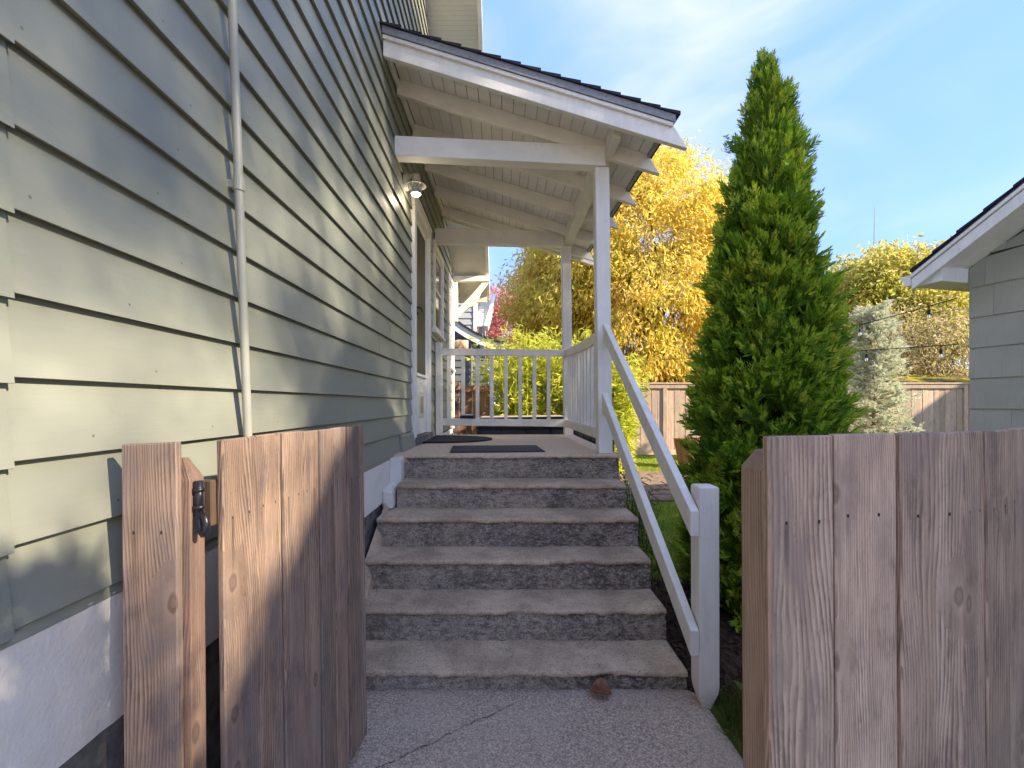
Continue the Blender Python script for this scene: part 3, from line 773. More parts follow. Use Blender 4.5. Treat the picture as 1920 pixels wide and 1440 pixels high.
# ------------------------------------------------------------------ concrete steps and landing
steps = thing("concrete_steps", "worn stained concrete stairs with chipped edges climbing to the landing", "steps", (0.03, 3.0, 0))
def rough_step(name, x0, x1, yf, yb, z0, z1, seed, chips, par=steps, lip=0.032, topmat=0):
    nx = 110
    yr = [0, .006, .02, .05, .1, .18, .3, .5, .75, 1.0]
    rows = []
    h = z1 - z0
    # front: bottom to lip, then lip, then the top going back
    zs = [0, .12, .25, .4, .55, .7, .8]
    prof = [(0.012, h * q * (h - lip) / h / 0.8 * 0.8 / 0.8 if False else (h - lip) * q / 0.8, 'r') for q in zs]
    prof += [(0.010, h - lip * 0.96, 'l'), (0.001, h - lip * 0.80, 'l'), (0.0, h - lip * 0.45, 'l'), (0.0015, h - lip * 0.16, 'l'), (0.007, h, 't')]
    dt = yb - yf
    prof += [(0.007 + (dt - 0.007) * q, h, 't') for q in yr[2:]]
    V = []; Fc = []; mi = []
    for (dy, dz, kind) in prof:
        for i in range(nx + 1):
            x = x0 + (x1 - x0) * i / nx
            n1 = mnoise.noise((x * 5, seed, 0)); n2 = mnoise.noise((x * 22, seed, dz * 30)); n3 = mnoise.noise((x * 60, seed, dz * 70))
            y = yf + dy; z = z0 + dz
            if kind == 'r' and dz > (h - lip) * 0.8: y += 0.008 + 0.012 * max(0, n2)
            chip = 0.0
            for (cx, cw, cd) in chips:
                q = abs(x - cx) / cw
                if q < 1: chip = max(chip, cd * (1 - q * q) * (0.75 + 0.5 * n2))
            if kind == 'r':
                y += 0.007 * n1 + 0.010 * n2 + 0.007 * n3 + chip * 0.35 * min(1, dz / max(h, .01))
            elif kind == 'l':
                y += 0.004 * n1 + 0.006 * n2 + 0.004 * n3 + chip; z += 0.006 * n2 + 0.006 * n1 + 0.003 * n3
            else:
                edge = max(0.0, 1 - dy / 0.05)
                z += 0.003 * n1 + edge * (-chip * 0.45 + 0.003 * n3 - 0.004 * abs(n2)); y += edge * (chip + 0.005 * n2 + 0.003 * n3)
            V.append((x, y, z))
    nr = len(prof)
    for j in range(nr - 1):
        for i in range(nx):
            a = j * (nx + 1) + i
            Fc.append((a, a + 1, a + nx + 2, a + nx + 1)); mi.append(1 if prof[j][2] == 'r' else 0)
    # ends
    for i, flip in ((0, False), (nx, True)):
        b = len(V)
        ring = [j * (nx + 1) + i for j in range(nr)]
        V += [(V[ring[0]][0], yb, z0)]
        f = tuple(ring + [b]); Fc.append(f if flip else f[::-1]); mi.append(1)
    o = mesh_obj(name, V, Fc, [M['tread'] if topmat == 0 else M['landing'], M['riser']], par)
    for p, q in zip(o.data.polygons, mi): p.material_index = q; p.use_smooth = True
    return o
DN = [2.284, 2.573, 2.851, 3.114, 3.414, 3.70]
ZN = [0.0, 0.097, 0.271, 0.457, 0.650, 0.827, 1.019]
XL = [-0.87, -0.87, -0.87, -0.865, -0.80, -0.80]
XR = [0.915, 0.915, 0.916, 0.916, 0.915, 0.93]
CH = [[(0.5, .25, .012)], [(0.12, 0.28, 0.022), (0.55, .3, .018), (.86, .1, .01)], [(0.45, 0.16, 0.02), (0.80, .13, .03)], [(-.1, .3, .008), (0.85, .1, .018)], [(0.3, .2, .01), (0.88, .06, .02)], [(0.9, .05, .02), (-.4, .2, .005)]]
for i in range(6):
    yb = DN[i + 1] + 0.04 if i < 5 else 6.12
    rough_step("step" if i < 5 else "landing", XL[i], XR[i], DN[i], yb, ZN[i] if i else -0.04, ZN[i + 1], i * 3.7 + 1, CH[i], topmat=0 if i < 5 else 1)
m = MB(); m.box(-W + 0.006, 0.908, 3.76, 6.10, -0.1, 0.98); m.box(-0.868, 0.90, 2.33, 3.79, -0.1, 0.06)
m.box(-0.866, 0.90, 2.62, 3.79, 0.06, 0.23); m.box(-0.862, 0.90, 2.90, 3.79, 0.2305, 0.42); m.box(-0.86, 0.90, 3.16, 3.79, 0.4205, 0.61); m.box(-0.79, 0.90, 3.46, 3.79, 0.6105, 0.79)
m.build("stair_mass", M['barecon'], steps)
MB().hexa([(-W - 0.02, 3.70, 0.95), (-0.79, 3.72, 0.95), (-0.84, 6.1, 0.95), (-W - 0.02, 6.1, 0.95), (-W - 0.02, 3.70, 1.0185), (-0.79, 3.72, 1.014), (-0.84, 6.1, 1.0185), (-W - 0.02, 6.1, 1.026)]).build("landing_edge", M['landing'], steps, bevel=0.006)
m = MB(); m.hexa([(-0.872, 2.2, -.05), (-0.80, 2.2, -.05), (-0.80, 3.42, -.05), (-0.872, 3.42, -.05), (-0.872, 2.2, .10), (-0.862, 2.2, .08), (-0.845, 3.42, .70), (-0.872, 3.42, .74)])
m.build("side_curb", M['tread'], steps, bevel=0.01)

# doormats
m = MB(); pts = []
for i in range(33):
    a_ = -math.pi / 2 + math.pi * i / 32
    pts.append((-0.855 + 0.72 * math.cos(a_), 5.22 + 0.50 * math.sin(a_)))
n = len(pts)
m.add([(x, y, 1.021) for x, y in pts] + [(x, y, 1.034) for x, y in pts], [tuple(range(n)), tuple(range(2 * n - 1, n - 1, -1))] + [(i, (i + 1) % n, (i + 1) % n + n, i + n) for i in range(n)])
mm = m
dm = thing("doormat", "black half round rubber doormat lying in front of the white door", "doormat", (-0.5, 5.22, 1.021))
m.build("mat", M['rubber'], dm)
rb = MB(); ins = [(-0.85 + (x + 0.855) * 0.93, 5.22 + (y - 5.22) * 0.93) for x, y in pts]
for i in range(n - 1):
    p, q, p2, q2 = pts[i], pts[i + 1], ins[i], ins[i + 1]
    rb.hexa([(p[0], p[1], 1.034), (q[0], q[1], 1.034), (q2[0], q2[1], 1.034), (p2[0], p2[1], 1.034), (p[0], p[1], 1.037), (q[0], q[1], 1.037), (q2[0], q2[1], 1.038), (p2[0], p2[1], 1.038)])
rb.build("rim", M['rubber'], dm)
rm = thing("doormat", "flat grey rectangular mat with dark border at the landing front edge", "doormat", (-0.07, 4.13, 1.021))
MB().box(-0.42, 0.28, 3.90, 4.37, 1.0205, 1.030).build("mat", M['matgrey'], rm)
m = MB(); m.box(-0.47, 0.33, 3.85, 3.899, 1.0205, 1.029); m.box(-0.47, 0.33, 4.371, 4.42, 1.0205, 1.029); m.box(-0.47, -0.421, 3.90, 4.37, 1.0205, 1.029); m.box(0.281, 0.33, 3.90, 4.37, 1.0205, 1.029)
m.build("border", M['matedge'], rm)
rm.rotation_euler = (0, 0, R(4))

# ------------------------------------------------------------------ railings
rail = thing("porch_railing", "white wooden railing with square balusters around the porch landing", "railing", (0, 5.95, 1.02))
m = MB(); m.hexa([(-W + 0.006, 5.90, 1.02), (-0.795, 5.90, 1.02), (-0.795, 5.99, 1.02), (-W + 0.006, 5.99, 1.02), (-W - 0.0 + 0.002, 5.90, 2.222), (-0.803, 5.90, 2.222), (-0.803, 5.99, 2.222), (-W + 0.002, 5.99, 2.222)]); m.build("rail_post", M['white'], rail, bevel=0.005)
MB().hexa([(-0.80, 5.93, 2.058), (0.785, 5.93, 2.043), (0.785, 5.97, 2.043), (-0.80, 5.97, 2.058), (-0.80, 5.93, 2.148), (0.785, 5.93, 2.128), (0.785, 5.97, 2.128), (-0.80, 5.97, 2.148)]).build("top_rail", M['white'], rail, bevel=0.004)
MB().hexa([(-0.793, 5.93, 1.148), (0.785, 5.93, 1.132), (0.785, 5.97, 1.132), (-0.793, 5.97, 1.148), (-0.793, 5.93, 1.240), (0.785, 5.93, 1.226), (0.785, 5.97, 1.226), (-0.793, 5.97, 1.240)]).build("bottom_rail", M['white'], rail, bevel=0.004)
for k_ in range(8):
    x = -0.715 + 0.1848 * k_
    MB().box(x - 0.024, x + 0.024, 5.938, 5.968, 1.228, 2.054).build("baluster", M['white'], rail, bevel=0.003)
pts = [(3.877, 2.052), (4.2, 2.052), (4.7, 2.064), (5.3, 2.095), (5.934, 2.128)]
m = MB()
for (ya, za), (yb, zb) in zip(pts[:-1], pts[1:]):
    b = len(m.V)
    m.add([(0.792, ya, za - 0.09), (0.832, ya, za - 0.09), (0.832, yb, zb - 0.09), (0.792, yb, zb - 0.09), (0.792, ya, za), (0.832, ya, za), (0.832, yb, zb), (0.792, yb, zb)],
          [(3, 2, 1, 0), (4, 5, 6, 7), (1, 2, 6, 5), (3, 0, 4, 7)])
m.build("top_rail", M['white'], rail)
MB().box(0.792, 0.832, 3.878, 5.933, 1.132, 1.224).build("bottom_rail", M['white'], rail, bevel=0.004)
for k_ in range(10):
    y = 4.06 + 0.184 * k_
    MB().box(0.797, 0.827, y - 0.02, y + 0.02, 1.225, 1.985 + 0.02 * max(0, y - 4.4)).build("baluster", M['white'], rail, bevel=0.003)

hr = thing("stair_handrail", "white two rail stair handrail sloping down to a square newel post", "handrail", (0.95, 2.2, 0))
m = MB(); w = 0.097
rg = lambda ins, z, dx=0.0: [(0.924 + ins + dx, 2.17 + ins, z), (0.924 + w - ins + dx, 2.17 + ins, z), (0.924 + w - ins + dx, 2.17 + w - ins, z), (0.924 + ins + dx, 2.17 + w - ins, z)]
lv = rg(0.028, -0.04) + rg(0.018, 0.0) + rg(0.004, 0.05) + rg(0.0, 0.085) + rg(0.0, 1.030, -.002) + rg(0.007, 1.037, -.002)
m.add(lv, [(3, 2, 1, 0), (20, 21, 22, 23)] + [(r * 4 + q, r * 4 + (q + 1) % 4, r * 4 + 4 + (q + 1) % 4, r * 4 + 4 + q) for r in range(5) for q in range(4)])
m.build("newel_post", M['white'], hr, bevel=0.003)
for (zl, hl, zh, hh, xh) in ((0.925, 0.12, 2.083, 0.125, 0.812), (0.364, 0.12, 1.519, 0.125, 0.804)):
    MB().hexa([(0.876, 2.155, zl - hl), (0.9165, 2.155, zl - hl), (xh + 0.046, 3.757, zh - hh), (xh, 3.757, zh - hh),
               (0.876, 2.155, zl), (0.9165, 2.155, zl), (xh + 0.046, 3.757, zh), (xh, 3.757, zh)]).build("handrail", M['white'], hr, bevel=0.003)

# small device on the bottom rail
dv = thing("charger_box", "small black box with grey top resting on the bottom rail", "charger", (-0.5, 5.95, 1.235))
m = MB(); m.hexa([(-0.575, 5.925, 1.2415), (-0.40, 5.905, 1.2395), (-0.37, 6.0, 1.2395), (-0.55, 6.01, 1.2415), (-0.57, 5.93, 1.275), (-0.405, 5.91, 1.273), (-0.375, 5.995, 1.285), (-0.545, 6.005, 1.287)])
m.build("case", M['black'], dv, bevel=0.006)
m = MB(); m.hexa([(-0.555, 5.935, 1.2755), (-0.42, 5.918, 1.274), (-0.395, 5.985, 1.286), (-0.535, 5.995, 1.2875), (-0.555, 5.935, 1.284), (-0.42, 5.918, 1.283), (-0.395, 5.985, 1.295), (-0.535, 5.995, 1.297)])
m.build("cover", M['greyplastic'], dv, bevel=0.003)
MB().tube([(-0.57, 5.96, 1.255), (-0.62, 5.955, 1.25), (-0.66, 5.97, 1.247), (-0.68, 6.0, 1.19)], 0.006, 6).build("cord", M['black'], dv)

# ------------------------------------------------------------------ timber gate, gate posts, board fence
def bevel_post(name, x0, y0, w, z0, z1, z2, ins, mat, parent):
    m = MB()
    m.add([(x0, y0, z0), (x0 + w, y0, z0), (x0 + w, y0 + w, z0), (x0, y0 + w, z0), (x0, y0, z1), (x0 + w, y0, z1), (x0 + w, y0 + w, z1), (x0, y0 + w, z1),
           (x0 + ins, y0 + ins, z2), (x0 + w - ins, y0 + ins, z2), (x0 + w - ins, y0 + w - ins, z2), (x0 + ins, y0 + w - ins, z2)],
          [(3, 2, 1, 0), (0, 1, 5, 4), (1, 2, 6, 5), (2, 3, 7, 6), (3, 0, 4, 7), (4, 5, 9, 8), (5, 6, 10, 9), (6, 7, 11, 10), (7, 4, 8, 11), (8, 9, 10, 11)])
    return m.build(name, mat, parent, bevel=0.002)

gp = thing("gate_post", "brown timber hinge post with one upright board against the green wall", "gate post", (-0.76, 1.05, 0))
board("board", (-0.842, 1.02), (-0.719, 1.02), 0.02, 1.340, 0.02, M['gatewood'], gp, zr=1.344)
m = MB(); x0, x1, y0, y1 = -0.79, -0.703, 1.0415, 1.092
m.add([(x0, y0, 0), (x1, y0, 0), (x1, y1, 0), (x0, y1, 0), (x0, y0, 1.250), (x1, y0, 1.256), (x1, y1, 1.256), (x0, y1, 1.25),
       (x0 + .024, y0 + .018, 1.304), (x1 - .026, y0 + .018, 1.304), (x1 - .026, y1 - .014, 1.304), (x0 + .024, y1 - .014, 1.304)],
      [(3, 2, 1, 0), (0, 1, 5, 4), (1, 2, 6, 5), (2, 3, 7, 6), (3, 0, 4, 7), (4, 5, 9, 8), (5, 6, 10, 9), (6, 7, 11, 10), (7, 4, 8, 11), (8, 9, 10, 11)])
m.build("post", M['postwood'], gp, bevel=0.002)
HX, HY = -0.692, 1.055
m = MB(); m.tube([(HX, HY, 1.252), (HX, HY, 1.17)], 0.0095, 14)
m.tube([(HX + a_, HY + b_, z_) for a_, b_, z_ in ((0, 0, 1.18), (.001, -.001, 1.158), (.006, -.004, 1.140), (.015, -.009, 1.132), (.024, -.013, 1.140), (.026, -.014, 1.156), (.021, -.012, 1.170), (.012, -.010, 1.178))], [0.0095, 0.009, 0.0085, 0.008, 0.008, 0.0078, 0.0075, 0.006], 12)
m.tube([(HX, HY, 1.236), (HX, HY, 1.228)], 0.0120, 14)
m.tube([(HX, HY, 1.196), (HX, HY, 1.188)], 0.0120, 14)
m.tube([(HX, HY, 1.215), (HX - .02, HY, 1.215)], 0.006, 8)
m.build("hinge_hook", M['black'], gp, smooth=True)
gp.rotation_euler = (0, R(-0.45), 0)

gate = thing("garden_gate", "open timber garden gate of vertical boards swung back beside the steps", "gate", (-0.677, 1.126, 0))
def gpt(t): return (-0.677 + 0.112 * t, 1.126 + 0.787 * t)
edges = [0.0, .160, .302, .441, .561, .687, .807, .935, 1.0]
for a, b in zip(edges[:-1], edges[1:]):
    top = 1.341 + rng.uniform(-0.002, 0.002)
    off = Vector((-0.787, 0.112)).normalized() * (0.0035 if edges.index(a) % 2 else 0.0)
    board("board", tuple(Vector(gpt(a + 0.0035)) + off), tuple(Vector(gpt(b - 0.0035)) + off), 0.055, top, 0.018, M['gatewood'], gate)
nrm = Vector((-0.787, 0.112, 0)).normalized()
for zc in (1.187, 0.25):
    a = Vector((*gpt(-0.015), zc)) + nrm * 0.038; b = Vector((*gpt(0.985), zc)) + nrm * 0.038
    MB().beam(a, b, 0.036, 0.112).build("rail", M['endwood'], gate, bevel=0.003)
a = Vector((*gpt(0.03), 0.31)) + nrm * 0.0385; b = Vector((*gpt(0.96), 1.12)) + nrm * 0.0385
MB().beam(a, b, 0.034, 0.085).build("brace", M['postwood'], gate, bevel=0.003)
gate.rotation_euler = (0, R(-0.7), 0)

rf = thing("board_fence", "weathered grey brown board fence with angled post top, facing the open gate", "fence", (0.6, 1.0, 0))
pts = [(0.5575, .959), (0.7145, .979), (0.868, .997), (1.044, 1.031), (1.134, 1.071), (1.258, 1.132), (1.375, 1.19), (1.49, 1.247), (1.61, 1.306), (1.74, 1.37), (1.87, 1.434), (2.0, 1.498), (2.13, 1.56)]
for i, (p, q) in enumerate(zip(pts[:-1], pts[1:])):
    p_ = Vector(p); q_ = Vector(q); d = (q_ - p_).normalized() * 0.0032
    off = 0.0 if i % 2 == 0 else 0.004
    board("board", tuple(p_ + d + Vector((0, off))), tuple(q_ - d + Vector((0, off))), 0.015, 1.363 + rng.uniform(-.0015, .0015), 0.019, M['fencewood'], rf)
for zc in (1.13, 0.28):
    m = MB(); m.beam((0.62, 1.028, zc), (1.04, 1.075, zc), 0.036, 0.09); m.build("rail", M['postwood'], rf, bevel=0.003)
    m = MB(); m.beam((1.045, 1.08, zc), (2.12, 1.60, zc), 0.036, 0.09); m.build("rail", M['postwood'], rf, bevel=0.003)
bevel_post("post", 0.564, 0.985, 0.092, 0.0, 1.285, 1.326, 0.022, M['fencepost'], rf)
rf.rotation_euler = (0, R(-0.35), 0)

# ------------------------------------------------------------------ garage on the right
GC = Vector((5.09, 5.0, 0)); GE = Vector((0.235, -0.972, 0)).normalized(); GN = Vector((-0.972, -0.235, 0)).normalized()
def G(s, o, z): return GC + GE * s + GN * o + Vector((0, 0, z))
gar = thing("garage", "sage shingle clad garage with dark gable roof and pale rake board", "garage", tuple(G(4, -3, 0)))
t = NT("sage_cement_shingle"); v = t.objco(); n_ = t.noise(v, 2.5, 4); st = t.noise(t.mapv(v, (90, 90, 3)), 1.0, 3, 0.6)
c = t.mix(t.rng(n_, 0.3, 0.7), (0.41, 0.385, 0.295), (0.46, 0.435, 0.34)); c = t.mix(t.rng(st, 0.5, 0.75, 0, 0.25), c, (0.24, 0.235, 0.19))
t.pbr(c, 0.7, 0.2, t.bump(st, 0.35, 0.004)); M['gshingle'] = t.m
SP = 5.02; ZB = 2.90; SL = 0.61
def groof(s): return ZB + SL * min(s, 2 * SP - s)
S0, S1 = -0.02, 2 * SP + 0.02
m = MB(); prof = [(S0, -0.1), (S1, -0.1), (S1, groof(S1) + .05), (SP, groof(SP) + .05), (S0, groof(S0) + .05)]
n = 5
m.add([tuple(G(s, -0.035, z)) for s, z in prof] + [tuple(G(s, -7.0, z)) for s, z in prof], [tuple(range(n)), tuple(range(2 * n - 1, n - 1, -1))] + [(i, (i + 1) % n, (i + 1) % n + n, i + n) for i in range(n)])
gw = m.build("wall", M['core'], gar)
row0 = 1.378
joints = {3: 0.194, 4: 0.1216, -1: 0.335, 0: 0.52, 1: 0.61, 2: 0.44, 5: 0.30}
for k_ in range(-4, 10):
    z = row0 + 0.329 * k_
    j0 = joints.get(k_, 0.37)
    ed = [-0.02, j0] + [j0 + 0.66 * q for q in range(1, 5)]
    for a, b in zip(ed[:-1], ed[1:]):
        b2 = b - 0.003
        za = min(z + 0.345, groof(a) + 0.02); zb_ = min(z + 0.345, groof(b2) + 0.02)
        if zb_ - z < 0.05: continue
        za = max(za, z + 0.002)
        MB().hexa([tuple(G(a, 0.0, z)), tuple(G(b2, 0.0, z)), tuple(G(b2, -0.034, z + .004)), tuple(G(a, -0.034, z + .004)),
                   tuple(G(a, -0.012, za)), tuple(G(b2, -0.012, zb_)), tuple(G(b2, -0.034, zb_)), tuple(G(a, -0.034, za))]).build("wall_shingle", M['gshingle'], gw)
# rest of the gable wall, out of the picture, in one sheet
m = MB(); m.add([tuple(G(3.0, -0.01, -0.1)), tuple(G(S1, -0.01, -0.1)), tuple(G(S1, -0.01, groof(S1))), tuple(G(SP, -0.01, groof(SP))), tuple(G(3.0, -0.01, groof(3.0)))], [(0, 1, 2, 3, 4)])
m.build("wall_sheet", M['gshingle'], gw)
OH = 0.40
for (sa, sb) in ((-0.30, SP), (2 * SP + 0.30, SP)):
    def rz(s): return ZB + SL * (s if sb > sa else 2 * SP - s)
    # deck + shingles
    m = MB(); m.hexa([tuple(G(sa, OH + 0.02, rz(sa) + .175)), tuple(G(sb, OH + 0.02, rz(sb) + .175)), tuple(G(sb, -7.3, rz(sb) + .175)), tuple(G(sa, -7.3, rz(sa) + .175)),
                      tuple(G(sa, OH + 0.02, rz(sa) + .20)), tuple(G(sb, OH + 0.02, rz(sb) + .20)), tuple(G(sb, -7.3, rz(sb) + .20)), tuple(G(sa, -7.3, rz(sa) + .20))])
    gr = m.build("roof", M['core'], gar)
    nn = 24
    for i in range(nn):
        s1 = sa + (sb - sa) * i / nn; s2 = sa + (sb - sa) * (i + 1.15) / nn
        if (sb > sa and s2 > sb) or (sb < sa and s2 < sb): s2 = sb
        oo = OH + 0.045 + rng.uniform(-.006, .006)
        m = MB(); m.hexa([tuple(G(s1, oo, rz(s1) + .202)), tuple(G(s2, oo, rz(s2) + .202)), tuple(G(s2, -7.32, rz(s2) + .202)), tuple(G(s1, -7.32, rz(s1) + .202)),
                          tuple(G(s1, oo, rz(s1) + .234)), tuple(G(s2, oo, rz(s2) + .210)), tuple(G(s2, -7.32, rz(s2) + .210)), tuple(G(s1, -7.32, rz(s1) + .234))])
        m.build("shingle_course", M['shingle'], gr)
    m = MB(); m.hexa([tuple(G(sa, OH - 0.02, rz(sa))), tuple(G(sb, OH - 0.02, rz(sb))), tuple(G(sb, OH + 0.02, rz(sb))), tuple(G(sa, OH + 0.02, rz(sa))),
                      tuple(G(sa, OH - 0.02, rz(sa) + .125)), tuple(G(sb, OH - 0.02, rz(sb) + .125)), tuple(G(sb, OH + 0.02, rz(sb) + .125)), tuple(G(sa, OH + 0.02, rz(sa) + .125))])
    m.build("rake_board", M['white'], gr, bevel=0.003)
    m = MB(); m.hexa([tuple(G(sa, OH - 0.02, rz(sa) + .135)), tuple(G(sb, OH - 0.02, rz(sb) + .135)), tuple(G(sb, OH + 0.035, rz(sb) + .135)), tuple(G(sa, OH + 0.035, rz(sa) + .135)),
                      tuple(G(sa, OH - 0.02, rz(sa) + .174)), tuple(G(sb, OH - 0.02, rz(sb) + .174)), tuple(G(sb, OH + 0.035, rz(sb) + .174)), tuple(G(sa, OH + 0.035, rz(sa) + .174))])
    m.build("rake_moulding", M['porch'], gr, bevel=0.003)
    npn = 18
    for i in range(npn):
        s1 = sa + (sb - sa) * (i + 0.01) / npn; s2 = sa + (sb - sa) * (i + 0.985) / npn
        m = MB(); m.hexa([tuple(G(s1, -0.03, rz(s1) + .03)), tuple(G(s2, -0.03, rz(s2) + .03)), tuple(G(s2, OH - .022, rz(s2) + .03)), tuple(G(s1, OH - .022, rz(s1) + .03)),
                          tuple(G(s1, -0.03, rz(s1) + .045)), tuple(G(s2, -0.03, rz(s2) + .045)), tuple(G(s2, OH - .022, rz(s2) + .045)), tuple(G(s1, OH - .022, rz(s1) + .045))])
        m.build("soffit_panel", M['porch'], gr)
# boxed eave return and gutter end
m = MB(); z0_ = 2.755
m.hexa([tuple(G(-0.29, OH - .022, z0_)), tuple(G(-0.03, OH - .022, z0_)), tuple(G(-0.03, -7, z0_)), tuple(G(-0.29, -7, z0_)),
        tuple(G(-0.29, OH - .022, groof(-.29) + .028)), tuple(G(-0.03, OH - .022, groof(-.03) + .028)), tuple(G(-0.03, -7, groof(-.03) + .028)), tuple(G(-0.29, -7, groof(-.29) + .028))])
m.build("eave_box", M['white'], gar, bevel=0.003)
m = MB(); m.hexa([tuple(G(-0.305, OH + .03, 2.765)), tuple(G(-0.36, OH + .03, 2.765)), tuple(G(-0.36, -7.2, 2.765)), tuple(G(-0.305, -7.2, 2.765)),
                  tuple(G(-0.305, OH + .03, 2.885)), tuple(G(-0.42, OH + .03, 2.885)), tuple(G(-0.42, -7.2, 2.885)), tuple(G(-0.305, -7.2, 2.885))])
m.build("gutter", M['white'], gar, bevel=0.004)

# ------------------------------------------------------------------ back fence
FY = 11.7; FZ = gz(0, FY)
bf = thing("back_fence", "tall sunlit timber fence closing the end of the back lawn", "fence", (6.5, FY, FZ))
proto = None
x = 1.9; i = 0
hb = 1.60
while x < 11.75:
    wv = 0.138
    if proto is None:
        proto = board("board", (x, FY), (x + wv, FY), FZ + 0.10, FZ + 0.10 + hb, 0.018, M['backwood'], bf, bevel=0.003); o = proto
    else:
        o = proto.copy(); COL.objects.link(o); o.parent = bf
        o.location = Vector((x + wv / 2 - 6.5, (0.0 if i % 2 else 0.006), proto.location.z))
    x += wv + 0.006; i += 1
for px_ in (1.85, 4.05, 6.4, 8.75, 11.72):
    MB().box(px_, px_ + 0.10, FY - 0.03, FY + 0.075, FZ - 0.05, FZ + 1.80).build("post", M['backwood'], bf, bevel=0.004)
MB().box(1.8, 11.85, FY - 0.05, FY + 0.09, FZ + 1.802, FZ + 1.838).build("cap_rail", M['backwood'], bf, bevel=0.004)
MB().box(1.95, 11.72, FY - 0.032, FY - 0.012, FZ + 1.69, FZ + 1.80).build("top_rail", M['backwood'], bf, bevel=0.003)
MB().box(1.95, 11.72, FY - 0.03, FY - 0.01, FZ + 0.0, FZ + 0.12).build("kick_board", M['backwood'], bf, bevel=0.003)

# cedar fence piece between the houses
cf = thing("cedar_fence", "orange cedar fence panel beside the house corner behind the railing", "fence", (-0.65, 9.0, 0.1))
for i in range(5):
    x = -0.87 + i * 0.125
    board("board", (x, 9.02), (x + 0.121, 9.02), 0.10, 1.70, 0.018, M['cedar'], cf)
MB().box(-0.90, -0.23, 8.985, 9.015, 1.66, 1.79).build("top_rail", M['cedar'], cf, bevel=0.003)
MB().box(-0.98, -0.88, 8.97, 9.07, 0.1, 1.86).build("post", M['postwood'], cf, bevel=0.004)
MB().box(-0.30, -0.22, 9.02, 9.10, 0.1, 1.75).build("post", M['postwood'], cf, bevel=0.004)

# ------------------------------------------------------------------ grey house behind
gs = painted("shaded_grey_siding", (0.16, 0.165, 0.17), 0.06, 0.5, 0.2); gs_l = painted("pale_grey_siding", (0.40, 0.41, 0.42), 0.06, 0.5, 0.2)
gh = thing("grey_house", "grey lapped neighbour house with white flared rake board beyond the railing", "house", (-2, 12, 0))
gwall = MB().box(-6.0, -0.73, 12.05, 20.0, 0.0, 4.6).build("wall", gs_l, gh)
for k_ in range(26):
    z = 0.1 + 0.17 * k_
    MB().hexa([(-6, 12.0, z), (-0.80, 12.0, z), (-0.80, 12.049, z), (-6, 12.049, z), (-6, 12.025, z + .185), (-0.80, 12.025, z + .185), (-0.80, 12.049, z + .185), (-6, 12.049, z + .185)]).build("plank", gs_l, gwall)
MB().box(-0.80, -0.72, 11.985, 12.06, 0.1, 4.55).build("corner_board", M['white'], gh)
# lower wing under the flared roof
low = MB().box(-6.0, -0.42, 11.05, 11.98, 0.0, 2.75).build("lower_wall", gs, gh)
for k_ in range(17):
    z = 0.1 + 0.17 * k_
    x1_ = min(-0.40, -0.4 - max(0, (z - 2.55)) * 1.8)
    MB().hexa([(-6, 11.0, z), (x1_, 11.0, z), (x1_, 11.049, z), (-6, 11.049, z), (-6, 11.025, z + .185), (x1_, 11.025, z + .185), (x1_, 11.049, z + .185), (-6, 11.049, z + .185)]).build("plank", gs if k_ > 9 else gs_l, low)  # upper planks take the darker grey: shade under the roof put into the colour
MB().tube([(-0.78, 10.96, 0.1), (-0.78, 10.96, 2.95)], 0.03, 10).build("vent_pipe", gs, gh)
crv = [(-1.75, 3.92), (-1.18, 3.42), (-0.95, 3.25), (-0.70, 3.10), (-0.42, 2.97), (-0.10, 2.87), (0.02, 2.86)]
m = MB(); lowr = [(x, z - 0.26 + 0.05 * i / 3) for i, (x, z) in enumerate(crv)]
poly = crv + lowr[::-1]; n = len(poly)
m.add([(x, 10.88, z) for x, z in poly] + [(x, 10.93, z) for x, z in poly], [tuple(range(n)), tuple(range(2 * n - 1, n - 1, -1))] + [(i, (i + 1) % n, (i + 1) % n + n, i + n) for i in range(n)])
m.build("flared_rake", M['white'], gh)
m = MB()
for (a, b), (c_, d_) in zip(crv[:-1], crv[1:]):
    m.hexa([(a, 10.84, b + .005), (c_, 10.84, d_ + .005), (c_, 11.99, d_ + .005), (a, 11.99, b + .005), (a, 10.84, b + .05), (c_, 10.84, d_ + .05), (c_, 11.99, d_ + .05), (a, 11.99, b + .05)])
m.build("flared_roof", M['shingle'], gh)
# upper eave with slatted soffit
m = MB()
for i in range(12):
    f0, f1 = i / 12, (i + 0.8) / 12
    za, zb_ = 3.45 + 1.0 * f0, 3.45 + 1.0 * f1
    m.hexa([(-0.72, 12.0 + 1.6 * f0, za), (-0.47 + .15 * f0, 12.0 + 1.6 * f0, za), (-0.47 + .15 * f1, 12.0 + 1.6 * f1, zb_), (-0.72, 12.0 + 1.6 * f1, zb_),
            (-0.72, 12.0 + 1.6 * f0, za + .03), (-0.47 + .15 * f0, 12.0 + 1.6 * f0, za + .03), (-0.47 + .15 * f1, 12.0 + 1.6 * f1, zb_ + .03), (-0.72, 12.0 + 1.6 * f1, zb_ + .03)])
tag(m.build("soffit_slats", M['cream'], gh), kind="stuff")
MB().beam((-0.46, 11.95, 3.40), (-0.27, 13.6, 4.62), 0.10, 0.16).build("gutter_board", M['white'], gh, bevel=0.004)
